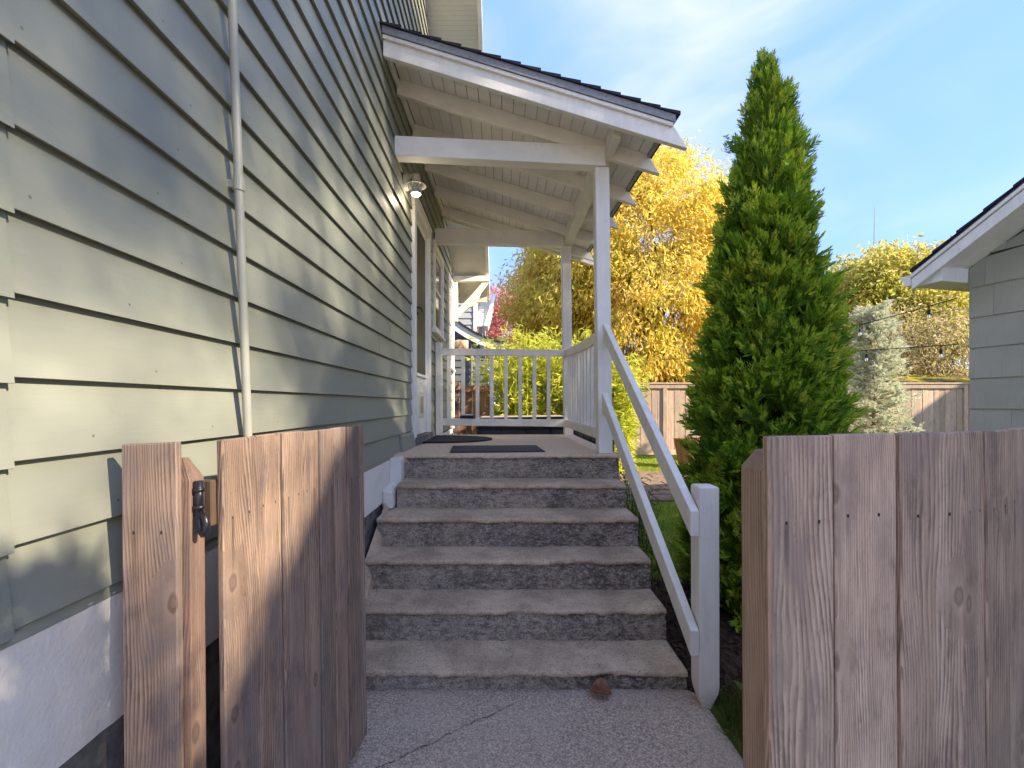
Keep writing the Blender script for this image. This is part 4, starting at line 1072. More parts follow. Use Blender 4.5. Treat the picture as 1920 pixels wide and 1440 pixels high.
# hanging wooden birdhouse at the house corner
bh = thing("hanging_planter", "small pale wooden barrel shaped holder at the house corner above the railing", "planter", (-0.74, 8.06, 2.45))
m = MB(); m.tube([(-0.86, 8.0, 2.47), (-0.80, 8.0, 2.48), (-0.70, 8.0, 2.46), (-0.665, 8.0, 2.455)], [0.055, 0.07, 0.075, 0.06], 14); m.build("barrel", M['tan'], bh, smooth=True)
m = MB(); m.tube([(-0.70, 7.99, 2.53), (-0.70, 7.99, 2.38)], 0.079, 14); m.build("rim", M['backwood'], bh, smooth=True)
MB().box(-0.90, -0.84, 7.985, 8.01, 2.46, 2.49).build("arm", M['black'], bh)

# ------------------------------------------------------------------ hot tub and black side panels
tub = thing("hot_tub", "dark panelled hot tub with tan lid and black rim behind the railing", "hot tub", (0.35, 7.5, 0.1))
for i in range(4):
    x = -0.40 + i * 0.36
    MB().box(x + 0.004, x + 0.352, 6.68, 6.72, 0.10, 1.06).build("side_panel", M['tub'], tub, bevel=0.008)
MB().box(-0.39, 1.03, 6.72, 8.4, 0.1, 1.06).build("shell", M['tub'], tub, bevel=0.01)
MB().box(-0.41, 1.045, 6.665, 8.41, 1.064, 1.09).build("ledge", M['black'], tub, bevel=0.006)
MB().hexa([(-0.41, 6.66, 1.10), (1.045, 6.66, 1.10), (1.045, 8.41, 1.10), (-0.41, 8.41, 1.10), (-0.41, 6.66, 1.205), (1.045, 6.66, 1.225), (1.045, 8.41, 1.225), (-0.41, 8.41, 1.205)]).build("lid", M['tan'], tub, bevel=0.02)
m = MB(); m.tube([(-0.42, 6.65, 1.212), (1.05, 6.65, 1.234)], 0.016, 8); m.tube([(-0.42, 6.65, 1.212), (-0.42, 8.42, 1.212)], 0.016, 8); m.tube([(1.05, 6.65, 1.234), (1.05, 8.42, 1.234)], 0.016, 8)
m.build("lid_rim", M['black'], tub)
bp = thing("black_screen", "low black panel screen standing along the right landing side", "screen", (0.99, 5.3, 0))
for i in range(5):
    y = 4.22 + i * 0.46
    MB().box(0.975, 1.0, y + 0.006, y + 0.454, 0.0, 1.085).build("panel", M['tub'], bp, bevel=0.004)
for i in range(6):
    y = 4.22 + i * 0.46
    MB().box(0.968, 1.008, y - 0.012, y + 0.005, 0.0, 1.10).build("stile", M['black'], bp, bevel=0.002)

# ------------------------------------------------------------------ string lights, antenna, wooden tub
M['cable'] = flat("black_cable", (0.02, 0.02, 0.02), 0.5)
t = NT("clear_bulb"); b_ = t.n("ShaderNodeBsdfGlass"); b_.inputs['Roughness'].default_value = 0.02; b_.inputs['IOR'].default_value = 1.2; t.l(b_.outputs[0], t.out.inputs['Surface']); M['clear'] = t.m
def string(label, a, b, sag, ts):
    s = thing("string_lights", label, "string lights", tuple(a), "festoon lights hung from the garage")
    a = Vector(a); b = Vector(b)
    P_ = lambda q: a.lerp(b, q) - Vector((0, 0, sag * 4 * q * (1 - q)))
    MB().tube([P_(q / 24) for q in range(25)], 0.006, 5).build("cable", M['cable'], s)
    for q in ts:
        p = P_(q)
        m = MB(); m.tube([p + Vector((0, 0, .005)), p - Vector((0, 0, .015))], 0.008, 8); m.tube([p, p - Vector((0, 0, .05))], 0.0035, 6)
        m.tube([p - Vector((0, 0, .045)), p - Vector((0, 0, .055)), p - Vector((0, 0, .095))], [.009, .015, .016], 10)
        m.build("socket", M['cable'], s)
        MB().lathe(tuple(p - Vector((0, 0, .096))), [(0.010, 0), (0.016, -0.013), (0.019, -0.03), (0.015, -0.045), (0.0, -0.051)], 12).build("bulb", M['clear'], s, smooth=True)
string("upper festoon cable sloping down from the garage corner with black sockets", (5.02, 5.08, 2.60), (3.6, 8.4, 2.25), 0.06, (0.07, 0.27, 0.47, 0.67))
string("lower nearly level festoon cable under the sloping one", (5.04, 5.1, 2.09), (3.2, 9.5, 2.35), 0.03, (0.03, 0.19, 0.37, 0.55))
an = MB(); an.tube([(24.2, 30, 0), (24.2, 30, 11), (24.25, 30, 14.3)], [0.07, 0.05, 0.02], 6); an.tube([(23.9, 30, 10.9), (24.5, 30, 10.9)], 0.02, 5)
tag(an.build("antenna_mast", M['greyplastic']), "thin radio mast rising above the trees into the sky", "mast")
wt_ = thing("wooden_planter", "tapered brown wooden planter half hidden by the cypress on the lawn", "planter", (3.85, 9.6, gz(0, 9.6)))
for i in range(10):
    a0 = 2 * math.pi * i / 10; a1 = 2 * math.pi * (i + 0.95) / 10
    b0, t0_ = 0.18, 0.30; g0 = gz(0, 9.6)
    m = MB(); m.hexa([(3.85 + b0 * math.cos(a0), 9.6 + b0 * math.sin(a0), g0), (3.85 + b0 * math.cos(a1), 9.6 + b0 * math.sin(a1), g0), (3.85 + (b0 - .03) * math.cos(a1), 9.6 + (b0 - .03) * math.sin(a1), g0), (3.85 + (b0 - .03) * math.cos(a0), 9.6 + (b0 - .03) * math.sin(a0), g0),
                      (3.85 + t0_ * math.cos(a0), 9.6 + t0_ * math.sin(a0), g0 + .62), (3.85 + t0_ * math.cos(a1), 9.6 + t0_ * math.sin(a1), g0 + .62), (3.85 + (t0_ - .03) * math.cos(a1), 9.6 + (t0_ - .03) * math.sin(a1), g0 + .62), (3.85 + (t0_ - .03) * math.cos(a0), 9.6 + (t0_ - .03) * math.sin(a0), g0 + .62)])
    m.build("stave", M['cedar'], wt_)

# sheds beyond the back fence
def shed(label, x0, x1, y0, y1, ze, zr_, mat):
    s = thing("shed", label, "shed", ((x0 + x1) / 2, y0, 0.2))
    MB().box(x0 + .2, x1 - .2, y0 + .3, y1 - .1, 0.1, ze).build("wall", M['cedar'], s)
    nn = 9
    for i in range(nn):
        a = i / nn; b = (i + 1.1) / nn
        m = MB(); ya, yb = y0 + (y1 - y0) * a, y0 + (y1 - y0) * b; za, zb_ = ze + (zr_ - ze) * a, ze + (zr_ - ze) * b
        m.hexa([(x0, ya, za), (x1, ya, za), (x1, yb, zb_), (x0, yb, zb_), (x0, ya, za + .05), (x1, ya, za + .05), (x1, yb, zb_ + .03), (x0, yb, zb_ + .03)])
        m.build("roof_course", mat, s)
t = NT("brown_shingles"); v = t.objco(); n_ = t.noise(v, 8, 5, .7); c = t.mix(t.rng(n_, .3, .7), (.12, .085, .06), (.26, .19, .14)); t.pbr(c, .95, .1, t.bump(n_, .8, .02)); M['brownsh'] = t.m
t = NT("mossy_shingles"); v = t.objco(); n_ = t.noise(v, 2.2, 5, .7); c = t.mix(t.rng(n_, .42, .56), (.13, .10, .07), (.33, .29, .03)); t.pbr(c, .95, .1, t.bump(n_, .8, .03)); M['moss'] = t.m
shed("low shed with brown shingle roof behind the back fence under the golden tree", 2.6, 7.6, 12.9, 15.5, 1.95, 2.75, M['brownsh'])
shed("low shed with yellow mossy roof behind the fence near the garage", 10.9, 16.5, 12.6, 15.0, 2.0, 2.55, M['moss'])

# unseen gable slab added far right to cast a diagonal shadow on the back fence
nh = thing("shadow_gable", "unseen gable slab added to shadow the back fence", "house", (20, 9, 0))
m = MB(); prof = [(15.0, 0), (27, 0), (27, 3.78), (21, 8.1), (15.0, 3.78)]; n = 5
m.add([(x, 8.6, z) for x, z in prof] + [(x, 9.4, z) for x, z in prof], [tuple(range(n))[::-1], tuple(range(n, 2 * n))] + [(i, (i + 1) % n, (i + 1) % n + n, i + n) for i in range(n)])
m.build("wall", M['cream'], nh)

# ------------------------------------------------------------------ vegetation
nr = np.random.default_rng(11)
def unit(a): return a / np.maximum(np.linalg.norm(a, axis=-1, keepdims=True), 1e-9)

def leaves(P, D, Lg, Wd, fold=0.25):
    """one folded leaf per point: P base, D direction, Lg length, Wd width"""
    n = len(P)
    D = unit(D); rnd = unit(nr.normal(size=(n, 3)))
    S = unit(np.cross(D, rnd)); U = np.cross(S, D)
    Lg = np.asarray(Lg).reshape(-1, 1) * np.ones((n, 1)); Wd = np.asarray(Wd).reshape(-1, 1) * np.ones((n, 1))
    mid = P + D * Lg * 0.45
    tip = P + D * Lg + U * Lg * -0.10
    V = np.stack([P, mid - S * Wd / 2 + U * Wd * fold, tip, mid + S * Wd / 2 + U * Wd * fold], 1).reshape(-1, 3)
    b = np.arange(n)[:, None] * 4
    T = np.concatenate([b + np.array([[0, 1, 2]]), b + np.array([[0, 2, 3]])], 1).reshape(-1, 3)
    return V, T

def blades(P, D, Lg, Wd):
    n = len(P); D = unit(D); S = unit(np.cross(D, unit(nr.normal(size=(n, 3)))))
    Lg = np.asarray(Lg).reshape(-1, 1) * np.ones((n, 1)); Wd = np.asarray(Wd).reshape(-1, 1) * np.ones((n, 1))
    V = np.stack([P - S * Wd / 2, P + S * Wd / 2, P + D * Lg], 1).reshape(-1, 3)
    T = np.arange(n * 3).reshape(-1, 3)
    return V, T

def merge(parts):
    Vs, Ts, b = [], [], 0
    for V, T in parts:
        Vs.append(V); Ts.append(T + b); b += len(V)
    return np.concatenate(Vs), np.concatenate(Ts)

def limb_tree(mb, base, top, r0, crown_c, crown_r, n_limb, seed, sub=4):
    """trunk with limbs reaching into the crown; returns the tips"""
    q = random.Random(seed); base = Vector(base); top = Vector(top)
    mid = base.lerp(top, 0.5) + Vector((q.uniform(-.1, .1), q.uniform(-.1, .1), 0))
    mb.tube([base, mid, top], [r0, r0 * 0.8, r0 * 0.55], 8)
    tips = []
    for i in range(n_limb):
        d = Vector((q.gauss(0, 1), q.gauss(0, 1), q.gauss(0.2, 0.8))).normalized()
        e = Vector(crown_c) + Vector((d.x * crown_r[0], d.y * crown_r[1], d.z * crown_r[2])) * q.uniform(0.55, 0.9)
        s = base.lerp(top, q.uniform(0.55, 1.0))
        k = s.lerp(e, 0.5) + Vector((q.uniform(-.3, .3), q.uniform(-.3, .3), q.uniform(0, .4)))
        mb.tube([s, k, e], [r0 * 0.32, r0 * 0.2, r0 * 0.06], 6); tips.append(e)
        for j in range(sub):
            s2 = k.lerp(e, q.uniform(0.0, 0.9)); e2 = s2 + Vector((q.gauss(0, 1), q.gauss(0, 1), q.gauss(0.1, .8))).normalized() * (min(crown_r) * q.uniform(.2, .45))
            mb.tube([s2, s2.lerp(e2, .5) + Vector((0, 0, .05)), e2], [r0 * 0.12, r0 * 0.07, r0 * 0.03], 5); tips.append(e2)
    return tips

t = NT("tree_bark"); v = t.objco(); n_ = t.noise(t.mapv(v, (14, 14, 3)), 1.0, 5, .7); c = t.mix(t.rng(n_, .3, .7), (.06, .045, .03), (.2, .155, .11)); t.pbr(c, .95, .1, t.bump(n_, .9, .02)); M['bark'] = t.m
t = NT("pale_twigs"); v = t.objco(); n_ = t.noise(v, 6, 4, .7); c = t.mix(t.rng(n_, .3, .7), (.22, .155, .10), (.42, .32, .22)); t.pbr(c, .9, .1); M['twig'] = t.m
M['gold'] = leaf_mat("golden_leaves", ((0.56, 0.50, 0.07), (0.88, 0.72, 0.13), (0.92, 0.66, 0.20)), 0.5, 0.9)
M['goldgreen'] = leaf_mat("olive_gold_leaves", ((0.46, 0.41, 0.06), (0.80, 0.62, 0.10), (0.90, 0.64, 0.16)), 0.5, 0.8)
M['tanleaf'] = leaf_mat("tan_and_green_leaves", ((0.28, 0.32, 0.07), (0.52, 0.42, 0.20), (0.72, 0.56, 0.34)), 0.4, 1.6)
M['redleaf'] = leaf_mat("red_leaves", ((0.50, 0.12, 0.12), (0.66, 0.24, 0.20), (0.62, 0.34, 0.22)), 0.45, 0.9)
M['bamboo'] = leaf_mat("yellow_green_blades", ((0.34, 0.42, 0.05), (0.66, 0.68, 0.09), (0.82, 0.78, 0.16)), 0.55, 1.8)
M['cypress'] = leaf_mat("cypress_foliage", ((0.06, 0.15, 0.013), (0.15, 0.29, 0.022), (0.29, 0.39, 0.04)), 0.3, 5.0)
M['cyptip'] = leaf_mat("cypress_new_growth", ((0.20, 0.37, 0.022), (0.40, 0.56, 0.035), (0.60, 0.63, 0.07)), 0.35, 4.0)
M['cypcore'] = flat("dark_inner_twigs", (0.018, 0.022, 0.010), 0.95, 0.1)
M['silver'] = leaf_mat("silver_green_needles", ((0.42, 0.46, 0.32), (0.66, 0.68, 0.50), (0.82, 0.80, 0.60)), 0.35, 3.0)
M['greenleaf'] = leaf_mat("yellow_green_leaves", ((0.28, 0.30, 0.05), (0.58, 0.53, 0.10), (0.82, 0.68, 0.20)), 0.45, 0.9)
M['grass'] = leaf_mat("lawn_blades", ((0.20, 0.33, 0.03), (0.38, 0.50, 0.05), (0.58, 0.60, 0.10)), 0.35, 2.2)
M['grassdk'] = leaf_mat("dark_lawn_tuft", ((0.05, 0.09, 0.012), (0.11, 0.15, 0.025), (0.26, 0.22, 0.08)), 0.3, 4.0)  # darker green than the lawn blades
M['shrub'] = leaf_mat("small_green_leaves", ((0.09, 0.17, 0.02), (0.22, 0.31, 0.04), (0.44, 0.44, 0.07)), 0.4, 6.0)
M['deadleaf'] = flat("dry_brown_leaf", (0.30, 0.15, 0.09), 0.7, 0.2, nscale=40, nvar=0.3, bump=0.3)

# ---- the clipped cypress
CX, CY = 1.92, 3.36
def cyp_r(z):
    zz = [-0.05, 0.1, 0.5, 0.9, 1.4, 1.8, 2.2, 2.63, 2.83, 3.04, 3.25, 3.45, 3.65, 3.86, 4.02, 4.12]
    rr = [0.50, 0.50, 0.475, 0.44, 0.42, 0.40, 0.355, 0.29, 0.26, 0.215, 0.195, 0.165, 0.12, 0.065, 0.015, 0.0]
    return np.interp(z, zz, rr)
cyp = thing("cypress_tree", "tall dense conical green cypress standing beside the steps", "tree", (CX, CY, -0.02))
def plume_mesh(P, D, Lp, nb=9, tips=False):
    """feathery flat sprays: axis with paired branchlets"""
    n = len(P); D = unit(D)
    S = unit(np.cross(D, unit(nr.normal(size=(n, 3))))); U = np.cross(S, D)
    out = [blades(P, D, Lp, Lp * 0.05)]; far = [np.zeros(n, int)]
    for j in range(nb):
        f = 0.12 + 0.80 * j / nb
        for sg in (-1, 1):
            ln = Lp * (0.46 * (1 - f) + 0.10) * nr.uniform(0.7, 1.2, n)
            base = P + D * (Lp * (f + 0.03 * sg))[:, None]
            dr = unit(D * nr.uniform(.75, 1.1, n)[:, None] + S * sg * nr.uniform(.55, .95, n)[:, None] + U * nr.normal(0, .28, n)[:, None])
            out.append(blades(base, dr, ln, Lp * 0.085))
            b2 = base + dr * (ln * 0.45)[:, None]
            d2 = unit(dr + D * 0.5 - S * sg * .5)
            out.append(blades(b2, d2, ln * 0.6, Lp * 0.06))
            far += [np.full(n, int(f > 0.62)), np.full(n, int(f > 0.40))]
    V, T = merge(out)
    return (V, T, np.concatenate(far)) if tips else (V, T)
def tufts(ntuft, lo, hi, dmin, dmax, lmin, lmax, per):
    zc = nr.uniform(lo, hi, ntuft * 4)
    zc = zc[nr.uniform(0, 0.48, len(zc)) < cyp_r(zc) + 0.05][:ntuft]
    th = nr.uniform(0, 2 * np.pi, len(zc))
    lump = np.array([mnoise.noise((math.cos(a) * 2.2, math.sin(a) * 2.2, z * 1.7)) for a, z in zip(th, zc)])
    rad = np.maximum(cyp_r(zc) * nr.uniform(dmin, dmax, len(zc)) * (1 + 0.15 * lump) - 0.06, 0)
    zc, th, rad = [np.repeat(k, per) for k in (zc, th, rad)]
    n = len(zc); O = np.stack([np.cos(th), np.sin(th), np.zeros(n)], 1)
    P = np.stack([CX + rad * np.cos(th), CY + rad * np.sin(th), zc - 0.10], 1) + nr.normal(0, .018, (n, 3))
    upb = np.interp(zc, [0, 2.2, 3.6, 4], [0.7, 1.15, 2.2, 4.0])
    D = O * nr.uniform(.3, .95, n)[:, None] + np.array([0, 0, 1.0]) * upb[:, None] + nr.normal(0, .40, (n, 3))
    return P, D, nr.uniform(lmin, lmax, n) * np.interp(zc, [0, 3.4, 4.1], [1, 0.95, 0.8])
P, D, Lp = tufts(1050, 0.0, 3.98, 0.9, 1.03, .14, .29, 5)
V1, T1, F1 = plume_mesh(P, D, Lp, tips=True)
P, D, Lp = tufts(420, 0.0, 3.8, 0.55, 0.85, .14, .24, 4)
V2, T2 = plume_mesh(P, D, Lp)
V, T = merge([(V1, T1), (V2, T2)])
tag(np_mesh("crown", V, T, [M['cypress'], M['cyptip']], cyp, np.concatenate([F1, np.zeros(len(T2), int)])), kind="stuff")
# inner dead twigs and trunk
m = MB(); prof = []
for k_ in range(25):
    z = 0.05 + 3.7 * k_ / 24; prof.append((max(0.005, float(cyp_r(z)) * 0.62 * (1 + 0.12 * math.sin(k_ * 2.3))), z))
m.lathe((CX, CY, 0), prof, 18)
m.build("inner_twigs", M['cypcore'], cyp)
m = MB(); m.tube([(CX, CY, -0.15), (CX, CY, 1.5), (CX, CY, 3.9)], [0.09, 0.06, 0.01], 8); m.build("trunk", M['bark'], cyp)

# ---- broadleaf trees
def broad_tree(name, label, cat, base, top, r0, cc, cr, nclump, nleaf, spread, lsize, mat, droop=0.8, seed=1, group=None, shell=0.55, nlimb=16, wid=0.30, bias=None):
    o = thing(name, label, cat, base, group)
    mb = MB(); limb_tree(mb, base, top, r0, cc, cr, nlimb, seed)
    mb.build("trunk", M['bark'], o)
    d = unit(nr.normal(size=(nclump * 3, 3))); rr = nr.uniform(shell ** 3, 1, nclump * 3) ** (1 / 3)
    wob = np.array([1 + 0.34 * mnoise.noise((x * 1.8 + seed, y * 1.8, z * 1.8)) for x, y, z in d])
    C = np.array(cc) + d * np.array(cr) * (rr * wob)[:, None]
    if bias is not None: C = C[bias(C)]
    C = C[:nclump]
    k = len(C)
    Pn = np.repeat(C, nleaf, 0) + nr.normal(0, spread, (k * nleaf, 3)) * np.array([1, 1, 0.75])
    Dn = np.repeat(unit(C - np.array(cc)), nleaf, 0) * 0.5 + nr.normal(0, .6, (k * nleaf, 3)) + np.array([0, 0, -droop])
    Lg = nr.uniform(.5, 1.4, k * nleaf) * lsize
    V, T = leaves(Pn, Dn, Lg, Lg * wid)
    tag(np_mesh("crown", V, T, mat, o), kind="stuff")
    # fine twigs carrying the clumps
    tw = MB()
    for c_ in C[::3]:
        a = Vector(c_); b = a.lerp(Vector(cc), 0.35) + Vector((0, 0, -.1)); tw.tube([b, a], [r0 * 0.06, r0 * 0.02], 4, caps=False)
    tag(tw.build("twigs", M['bark'], o), kind="stuff")
    return o
broad_tree("golden_tree", "large golden autumn tree behind the back fence left of the cypress", "tree", (4.75, 13.4, 0.1), (4.5, 13.5, 4.2), 0.16, (3.9, 13.6, 5.2), (3.5, 2.2, 3.6), 900, 92, 0.24, 0.15, M['gold'], seed=3, nlimb=34)
broad_tree("olive_tree", "olive gold tree with drooping leaves above the yellow bamboo", "tree", (1.9, 14.6, 0.1), (1.9, 14.6, 4.0), 0.15, (2.35, 14.6, 4.85), (2.1, 1.8, 2.35), 520, 84, 0.22, 0.155, M['goldgreen'], seed=5, nlimb=26)
broad_tree("red_tree", "small red leaved tree beyond the flared grey roof", "tree", (0.1, 20.0, 0.1), (0.1, 20.0, 3.0), 0.14, (0.15, 20.0, 4.5), (2.0, 1.4, 1.85), 300, 44, 0.22, 0.17, M['redleaf'], droop=-0.5, seed=8)
broad_tree("yellow_green_tree", "yellow green tree beyond the fence between cypress and garage", "tree", (13.9, 16.5, 0.2), (13.7, 16.5, 3.6), 0.15, (13.9, 16.5, 4.6), (3.0, 1.8, 2.2), 620, 62, 0.30, 0.18, M['greenleaf'], seed=13, wid=0.45, shell=0.4)
broad_tree("tangled_shrub", "tangled tan shrub with thin leaves over the mossy shed roof", "shrub", (13.0, 13.9, 0.2), (13.0, 13.9, 1.9), 0.08, (12.6, 13.9, 3.2), (2.0, 1.0, 1.3), 190, 30, 0.28, 0.11, M['tanleaf'], seed=17, wid=0.4, shell=0.2)
sh = bpy.data.objects["tangled_shrub"]
m = MB(); q = random.Random(4)
for i in range(230):
    a = Vector((q.uniform(11.0, 14.5), q.uniform(13.2, 14.5), q.uniform(2.1, 3.6))); pts = [a]; d = Vector((q.gauss(0, 1), q.gauss(0, .5), q.gauss(.2, .7))).normalized()
    for s in range(4):
        d = (d + Vector((q.gauss(0, .35), q.gauss(0, .35), q.gauss(-.1, .3)))).normalized(); pts.append(pts[-1] + d * q.uniform(.12, .3))
    m.tube(pts, [.012, .011, .009, .007, .004], 4, caps=False)
tag(m.build("bare_twigs", M['twig'], sh), kind="stuff")

# ---- bamboo clump behind the hot tub
def bamboo(label, x0, x1, y0, y1, zt, ncane, seed, group):
    q = random.Random(seed); o = thing("bamboo", label, "bamboo", ((x0 + x1) / 2, (y0 + y1) / 2, 0.1), group)
    m = MB(); P = []; D = []
    for i in range(ncane):
        b = Vector((q.uniform(x0, x1), q.uniform(y0, y1), 0.05)); h = zt * q.uniform(.72, 1.0); ln = Vector((q.gauss(0, .22), q.gauss(-.08, .2), 0))
        pts = [b + ln * (s / 5) ** 2 + Vector((0, 0, h * s / 5)) for s in range(6)]
        m.tube(pts, [.008, .008, .007, .006, .005, .003], 4, caps=False)
        for k_ in range(46):
            f = q.uniform(.05, 1.0); p = b + ln * f * f + Vector((0, 0, h * f))
            a = q.uniform(0, 6.283); rr = q.uniform(.02, .20)
            p2 = p + Vector((math.cos(a) * rr, math.sin(a) * rr, q.uniform(-.05, .1)))
            for j in range(4):
                P.append(p2); D.append((math.cos(a) + q.gauss(0, .5), math.sin(a) + q.gauss(0, .5), q.gauss(-.25, .5)))
    P = np.array([tuple(p) for p in P]); D = np.array(D); Lg = nr.uniform(.10, .21, len(P))
    V, T = leaves(P, D, Lg, Lg * 0.16, 0.15)
    tag(np_mesh("foliage", V, T, M['bamboo'], o), kind="stuff")
    m.build("canes", M['bamboo'], o)
bamboo("yellow green bamboo clump behind the hot tub and railing", -0.25, 1.75, 8.75, 10.0, 2.85, 130, 2, None)
bamboo("bright bamboo clump at the landing right, before the back fence", 1.6, 2.40, 8.7, 9.7, 2.45, 80, 6, None)

# ---- silvery conifer sapling
sc_ = thing("silver_conifer", "pale silvery young conifer before the fence right of the cypress", "tree", (7.75, 9.6, 0.1))
m = MB(); q = random.Random(9); P = []; D = []; Ls = []
m.tube([(7.75, 9.6, 0.05), (7.73, 9.6, 1.6), (7.78, 9.6, 3.3)], [.045, .03, .008], 7)
for i in range(210):
    z = 0.25 + 3.0 * (i / 210) ** 0.95; rr = (0.80 * (1 - (z / 3.7)) + 0.16) * q.uniform(.6, 1.15); a = q.uniform(0, 6.283)
    s = Vector((7.75, 9.6, z)); e = s + Vector((math.cos(a) * rr, math.sin(a) * rr, q.uniform(.05, .35)))
    k_ = s.lerp(e, .5) + Vector((0, 0, -.05)); m.tube([s, k_, e], [.010, .007, .003], 4, caps=False)
    for j in range(24):
        f = q.uniform(.15, 1.0); p = s.lerp(e, f) + Vector((q.gauss(0, .03), q.gauss(0, .03), q.gauss(0, .03)))
        P.append(tuple(p)); D.append((math.cos(a) + q.gauss(0, .7), math.sin(a) + q.gauss(0, .7), q.gauss(.3, .55))); Ls.append(q.uniform(.09, .18))
m.build("trunk", M['twig'], sc_)
V, T = plume_mesh(np.array(P), np.array(D), np.array(Ls), 6)
tag(np_mesh("crown", V, T, M['silver'], sc_), kind="stuff")

# ---- small shrub beside the steps
sb = thing("shrub", "small leafy green shrub growing against the landing side", "shrub", (1.22, 4.5, 0.0))
P = []; D = []; m = MB(); q = random.Random(21)
for i in range(60):
    b = Vector((q.uniform(1.04, 1.34), q.uniform(3.75, 5.2), 0)); h = q.uniform(.35, .82); ln = Vector((q.gauss(0, .08), q.gauss(0, .1), 0))
    m.tube([b, b + ln * .4 + Vector((0, 0, h * .5)), b + ln + Vector((0, 0, h))], [.005, .004, .002], 4, caps=False)
    for k_ in range(60):
        f = q.uniform(.1, 1); p = b + ln * f + Vector((q.gauss(0, .025), q.gauss(0, .025), h * f)); P.append(tuple(p)); D.append((q.gauss(0, 1), q.gauss(0, 1), q.gauss(.3, .5)))
P = np.array(P); Lg = nr.uniform(.022, .045, len(P)); V, T = leaves(P, np.array(D), Lg, Lg * .55)
tag(np_mesh("foliage", V, T, M['shrub'], sb), kind="stuff"); m.build("stems", M['bark'], sb)

# ---- lawn blades
def gzv(x, y): return -0.035 + 0.018 * np.maximum(0, y - 2.5)
N = 190000
y = 1.9 + (11.5 - 1.9) * nr.uniform(0, 1, N) ** 1.5; x = 1.0 + nr.uniform(0, 1, N) * (0.8 + 0.42 * y)
edge = 1.17 + 0.03 * np.sin(y * 7) + 0.55 * np.clip(3.1 - y, 0, 1)
inbed = np.hypot(x - 1.95, y - 3.15) < 0.84 + 0.05 * np.sin(9 * np.arctan2(y - 3.15, x - 1.95))
onpath = (x > 1.5) & (x < 4.6) & (y > 6.45) & (y < 9.1)
ok = (x > edge) & ~inbed & (~onpath | (nr.uniform(0, 1, N) < 0.03))
x, y = x[ok], y[ok]; n = len(x)
P = np.stack([x, y, gzv(x, y) - 0.004], 1); D = nr.normal(0, .62, (n, 3)) + np.array([0, 0, 0.9])
hgt = nr.uniform(.022, .055, n); V, T = blades(P, D, hgt, nr.uniform(.003, .006, n) * (1 + y * .12))
go = np_mesh("grass", V, T, M['grass']); tag(go, "mown green lawn grass between steps and back fence", None, None, "stuff")
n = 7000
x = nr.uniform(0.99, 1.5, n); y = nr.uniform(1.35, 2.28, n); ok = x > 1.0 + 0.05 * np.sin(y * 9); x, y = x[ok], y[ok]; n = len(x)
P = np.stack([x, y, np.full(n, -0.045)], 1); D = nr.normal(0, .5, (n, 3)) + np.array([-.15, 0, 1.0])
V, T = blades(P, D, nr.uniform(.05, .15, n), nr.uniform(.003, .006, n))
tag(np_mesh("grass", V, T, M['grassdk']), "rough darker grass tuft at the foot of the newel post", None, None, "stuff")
# mulch chips
n = 2600
x = nr.uniform(0.93, 1.16, n); y = nr.uniform(2.3, 6.2, n)
P = np.stack([x, y, gzv(x, y) + 0.014 + nr.uniform(0, .012, n)], 1); D = nr.normal(0, 1, (n, 3)) * np.array([1, 1, .25])
V, T = leaves(P, D, nr.uniform(.012, .04, n), nr.uniform(.005, .012, n), 0.2)
tag(np_mesh("bark_chips", V, T, M['mulch']), "dark bark chips along the side of the steps", None, None, "stuff")

# ---- fallen leaves
def fallen(label, p, size, rz_, curl, group=None):
    m = MB(); nx, ny = 8, 6; V = []; Fc = []
    for i in range(nx + 1):
        f = i / nx; w = 0.34 * math.sin(math.pi * min(1, f * 0.92 + .06)) ** 0.8
        for j in range(ny + 1):
            g = j / ny * 2 - 1
            V.append(((f - .5) * size, g * w * size, size * (curl * (abs(g) ** 1.6) * w * 2.4 + curl * .35 * (f - .4) ** 2 + 0.02)))
    for i in range(nx):
        for j in range(ny):
            a = i * (ny + 1) + j; Fc.append((a, a + 1, a + ny + 2, a + ny + 1))
    o = mesh_obj("fallen_leaf", V, Fc, M['deadleaf'], None, smooth=True, origin=(0, 0, 0))
    o.location = p; o.rotation_euler = (0, 0, rz_); tag(o, label, "leaf", group)
    sd = o.modifiers.new("thickness", 'SOLIDIFY'); sd.thickness = 0.0012
    return o
fl = fallen("curled brown dry leaf lying on the walk at the bottom step", (0.475, 2.245, 0.003), 0.105, R(-14), 0.75)
fl.rotation_euler = (R(16), R(3), R(-14)); fl.location.z = 0.006
fallen("small dry tan leaf on the lawn just behind the lower handrail", (1.62, 3.9, gz(1.6, 3.9) + .03), .05, 1.0, .4)
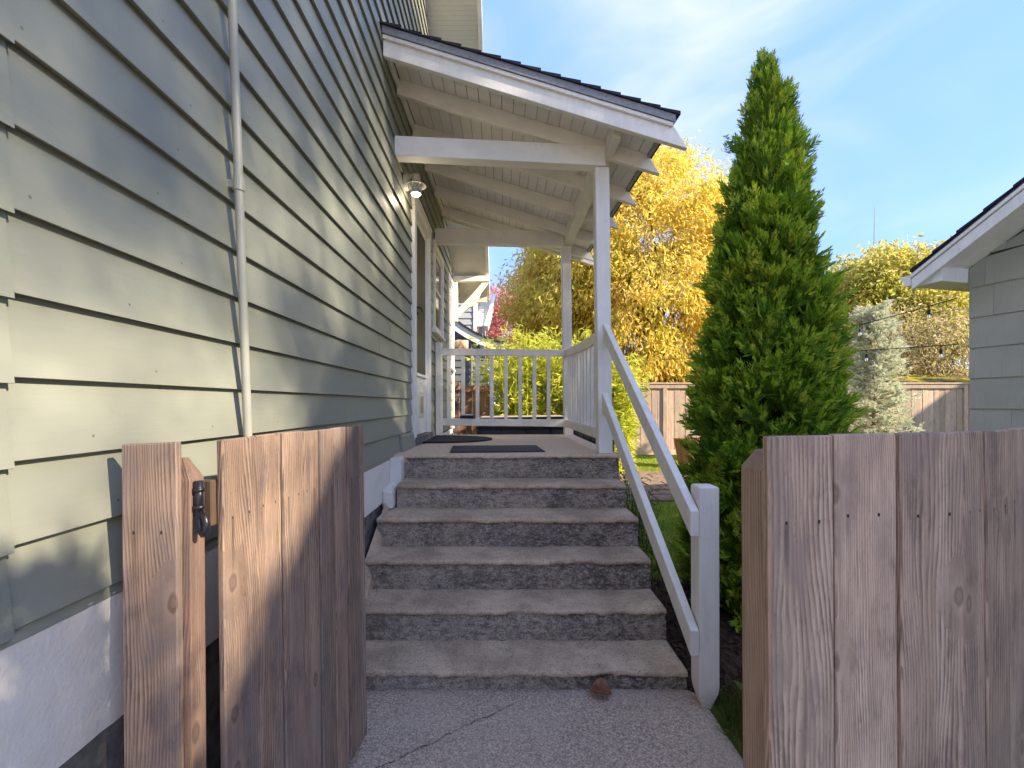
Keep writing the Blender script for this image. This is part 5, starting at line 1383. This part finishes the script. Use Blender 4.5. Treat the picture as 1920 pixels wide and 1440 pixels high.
# ---- unseen tree added on the right; leaf gaps shaped to dapple the house wall
st = thing("dapple_tree", "unseen tall tree beyond the garage, crown shaped to dapple the wall", "tree", (13.4, -4.0, 0))
m = MB(); m.tube([(13.4, -4.0, -0.1), (13.3, -3.9, 5), (13.2, -3.8, 10)], [.3, .25, .12], 8); m.build("trunk", M['bark'], st)
XT = 13.0
def wall_to_tree(yw, zw, x):
    d = x + W
    return np.stack([x, yw + d * SY / SX, zw + d * SZ / SX], 1)
N = 52000
yw = nr.uniform(-1.2, 7.6, N); zw = nr.uniform(-0.2, 5.4, N)
wx = np.array([mnoise.noise((a * 1.3, b * 1.3, 4.2)) + 0.5 * mnoise.noise((a * 3.1, b * 3.1, 9.0)) for a, b in zip(yw, zw)])
low = np.interp(yw, [-1.2, .7, 1.5, 2.2, 3.6, 4.6, 5.2, 9.0], [1.0, 1.9, 1.75, 1.45, 1.5, 1.0, -0.2, -0.2])
dens = np.where(zw > low, 0.80, np.where(yw > 4.6, 0.8, 0.02)) + 0.40 * wx
for (gy, gz_, ry, rz_, k_) in ((1.1, 1.45, .5, .42, .6), (1.72, 2.25, .26, .32, .9), (2.3, 2.2, .3, .28, .8), (2.75, 2.5, .25, .3, .6), (3.55, 3.0, .4, .4, .9), (3.85, 3.4, .25, .22, .9)):
    dens = dens - k_ * np.exp(-(((yw - gy) / ry) ** 2 + ((zw - gz_) / rz_) ** 2))  # thin the leaves where sun patches should reach the wall
dens = np.where((zw > 0.42) & (yw < 4.6), np.maximum(dens, 0.15), dens)
keepd = nr.uniform(0, 1, N) < dens
yw, zw = yw[keepd], zw[keepd]
xs = XT + nr.normal(0, 1.0, len(yw))
Pn = wall_to_tree(yw, zw, xs) + nr.normal(0, .16, (len(yw), 3))
V, T = leaves(Pn, nr.normal(0, 1, (len(Pn), 3)) + np.array([0, 0, -.5]), nr.uniform(.10, .16, len(Pn)), nr.uniform(.06, .10, len(Pn)))
tag(np_mesh("crown", V, T, M['greenleaf'], st), kind="stuff")

hg = thing("shade_column", "unseen leafy column added to shade the house foundation", "shrub", (2.1, -0.28, 0))  # leaf column added out of view to keep sun off the foundation
n = 5200
z = nr.uniform(0.02, 3.0, n); a_ = nr.uniform(0, 6.283, n); r_ = 0.26 * np.sqrt(nr.uniform(0, 1, n)) * np.interp(z, [0, 2.2, 3.0], [1, 1, .45])
P = np.stack([2.1 + r_ * np.cos(a_), -0.30 + r_ * np.sin(a_), z], 1)
V, T = leaves(P, nr.normal(0, 1, (n, 3)) + np.array([0, 0, .6]), nr.uniform(.05, .09, n), nr.uniform(.025, .04, n))
tag(np_mesh("foliage", V, T, M['shrub'], hg), kind="stuff")
m = MB(); m.tube([(2.1, -.3, -.1), (2.1, -.3, 2.6)], [.05, .015], 6); m.build("trunk", M['bark'], hg)
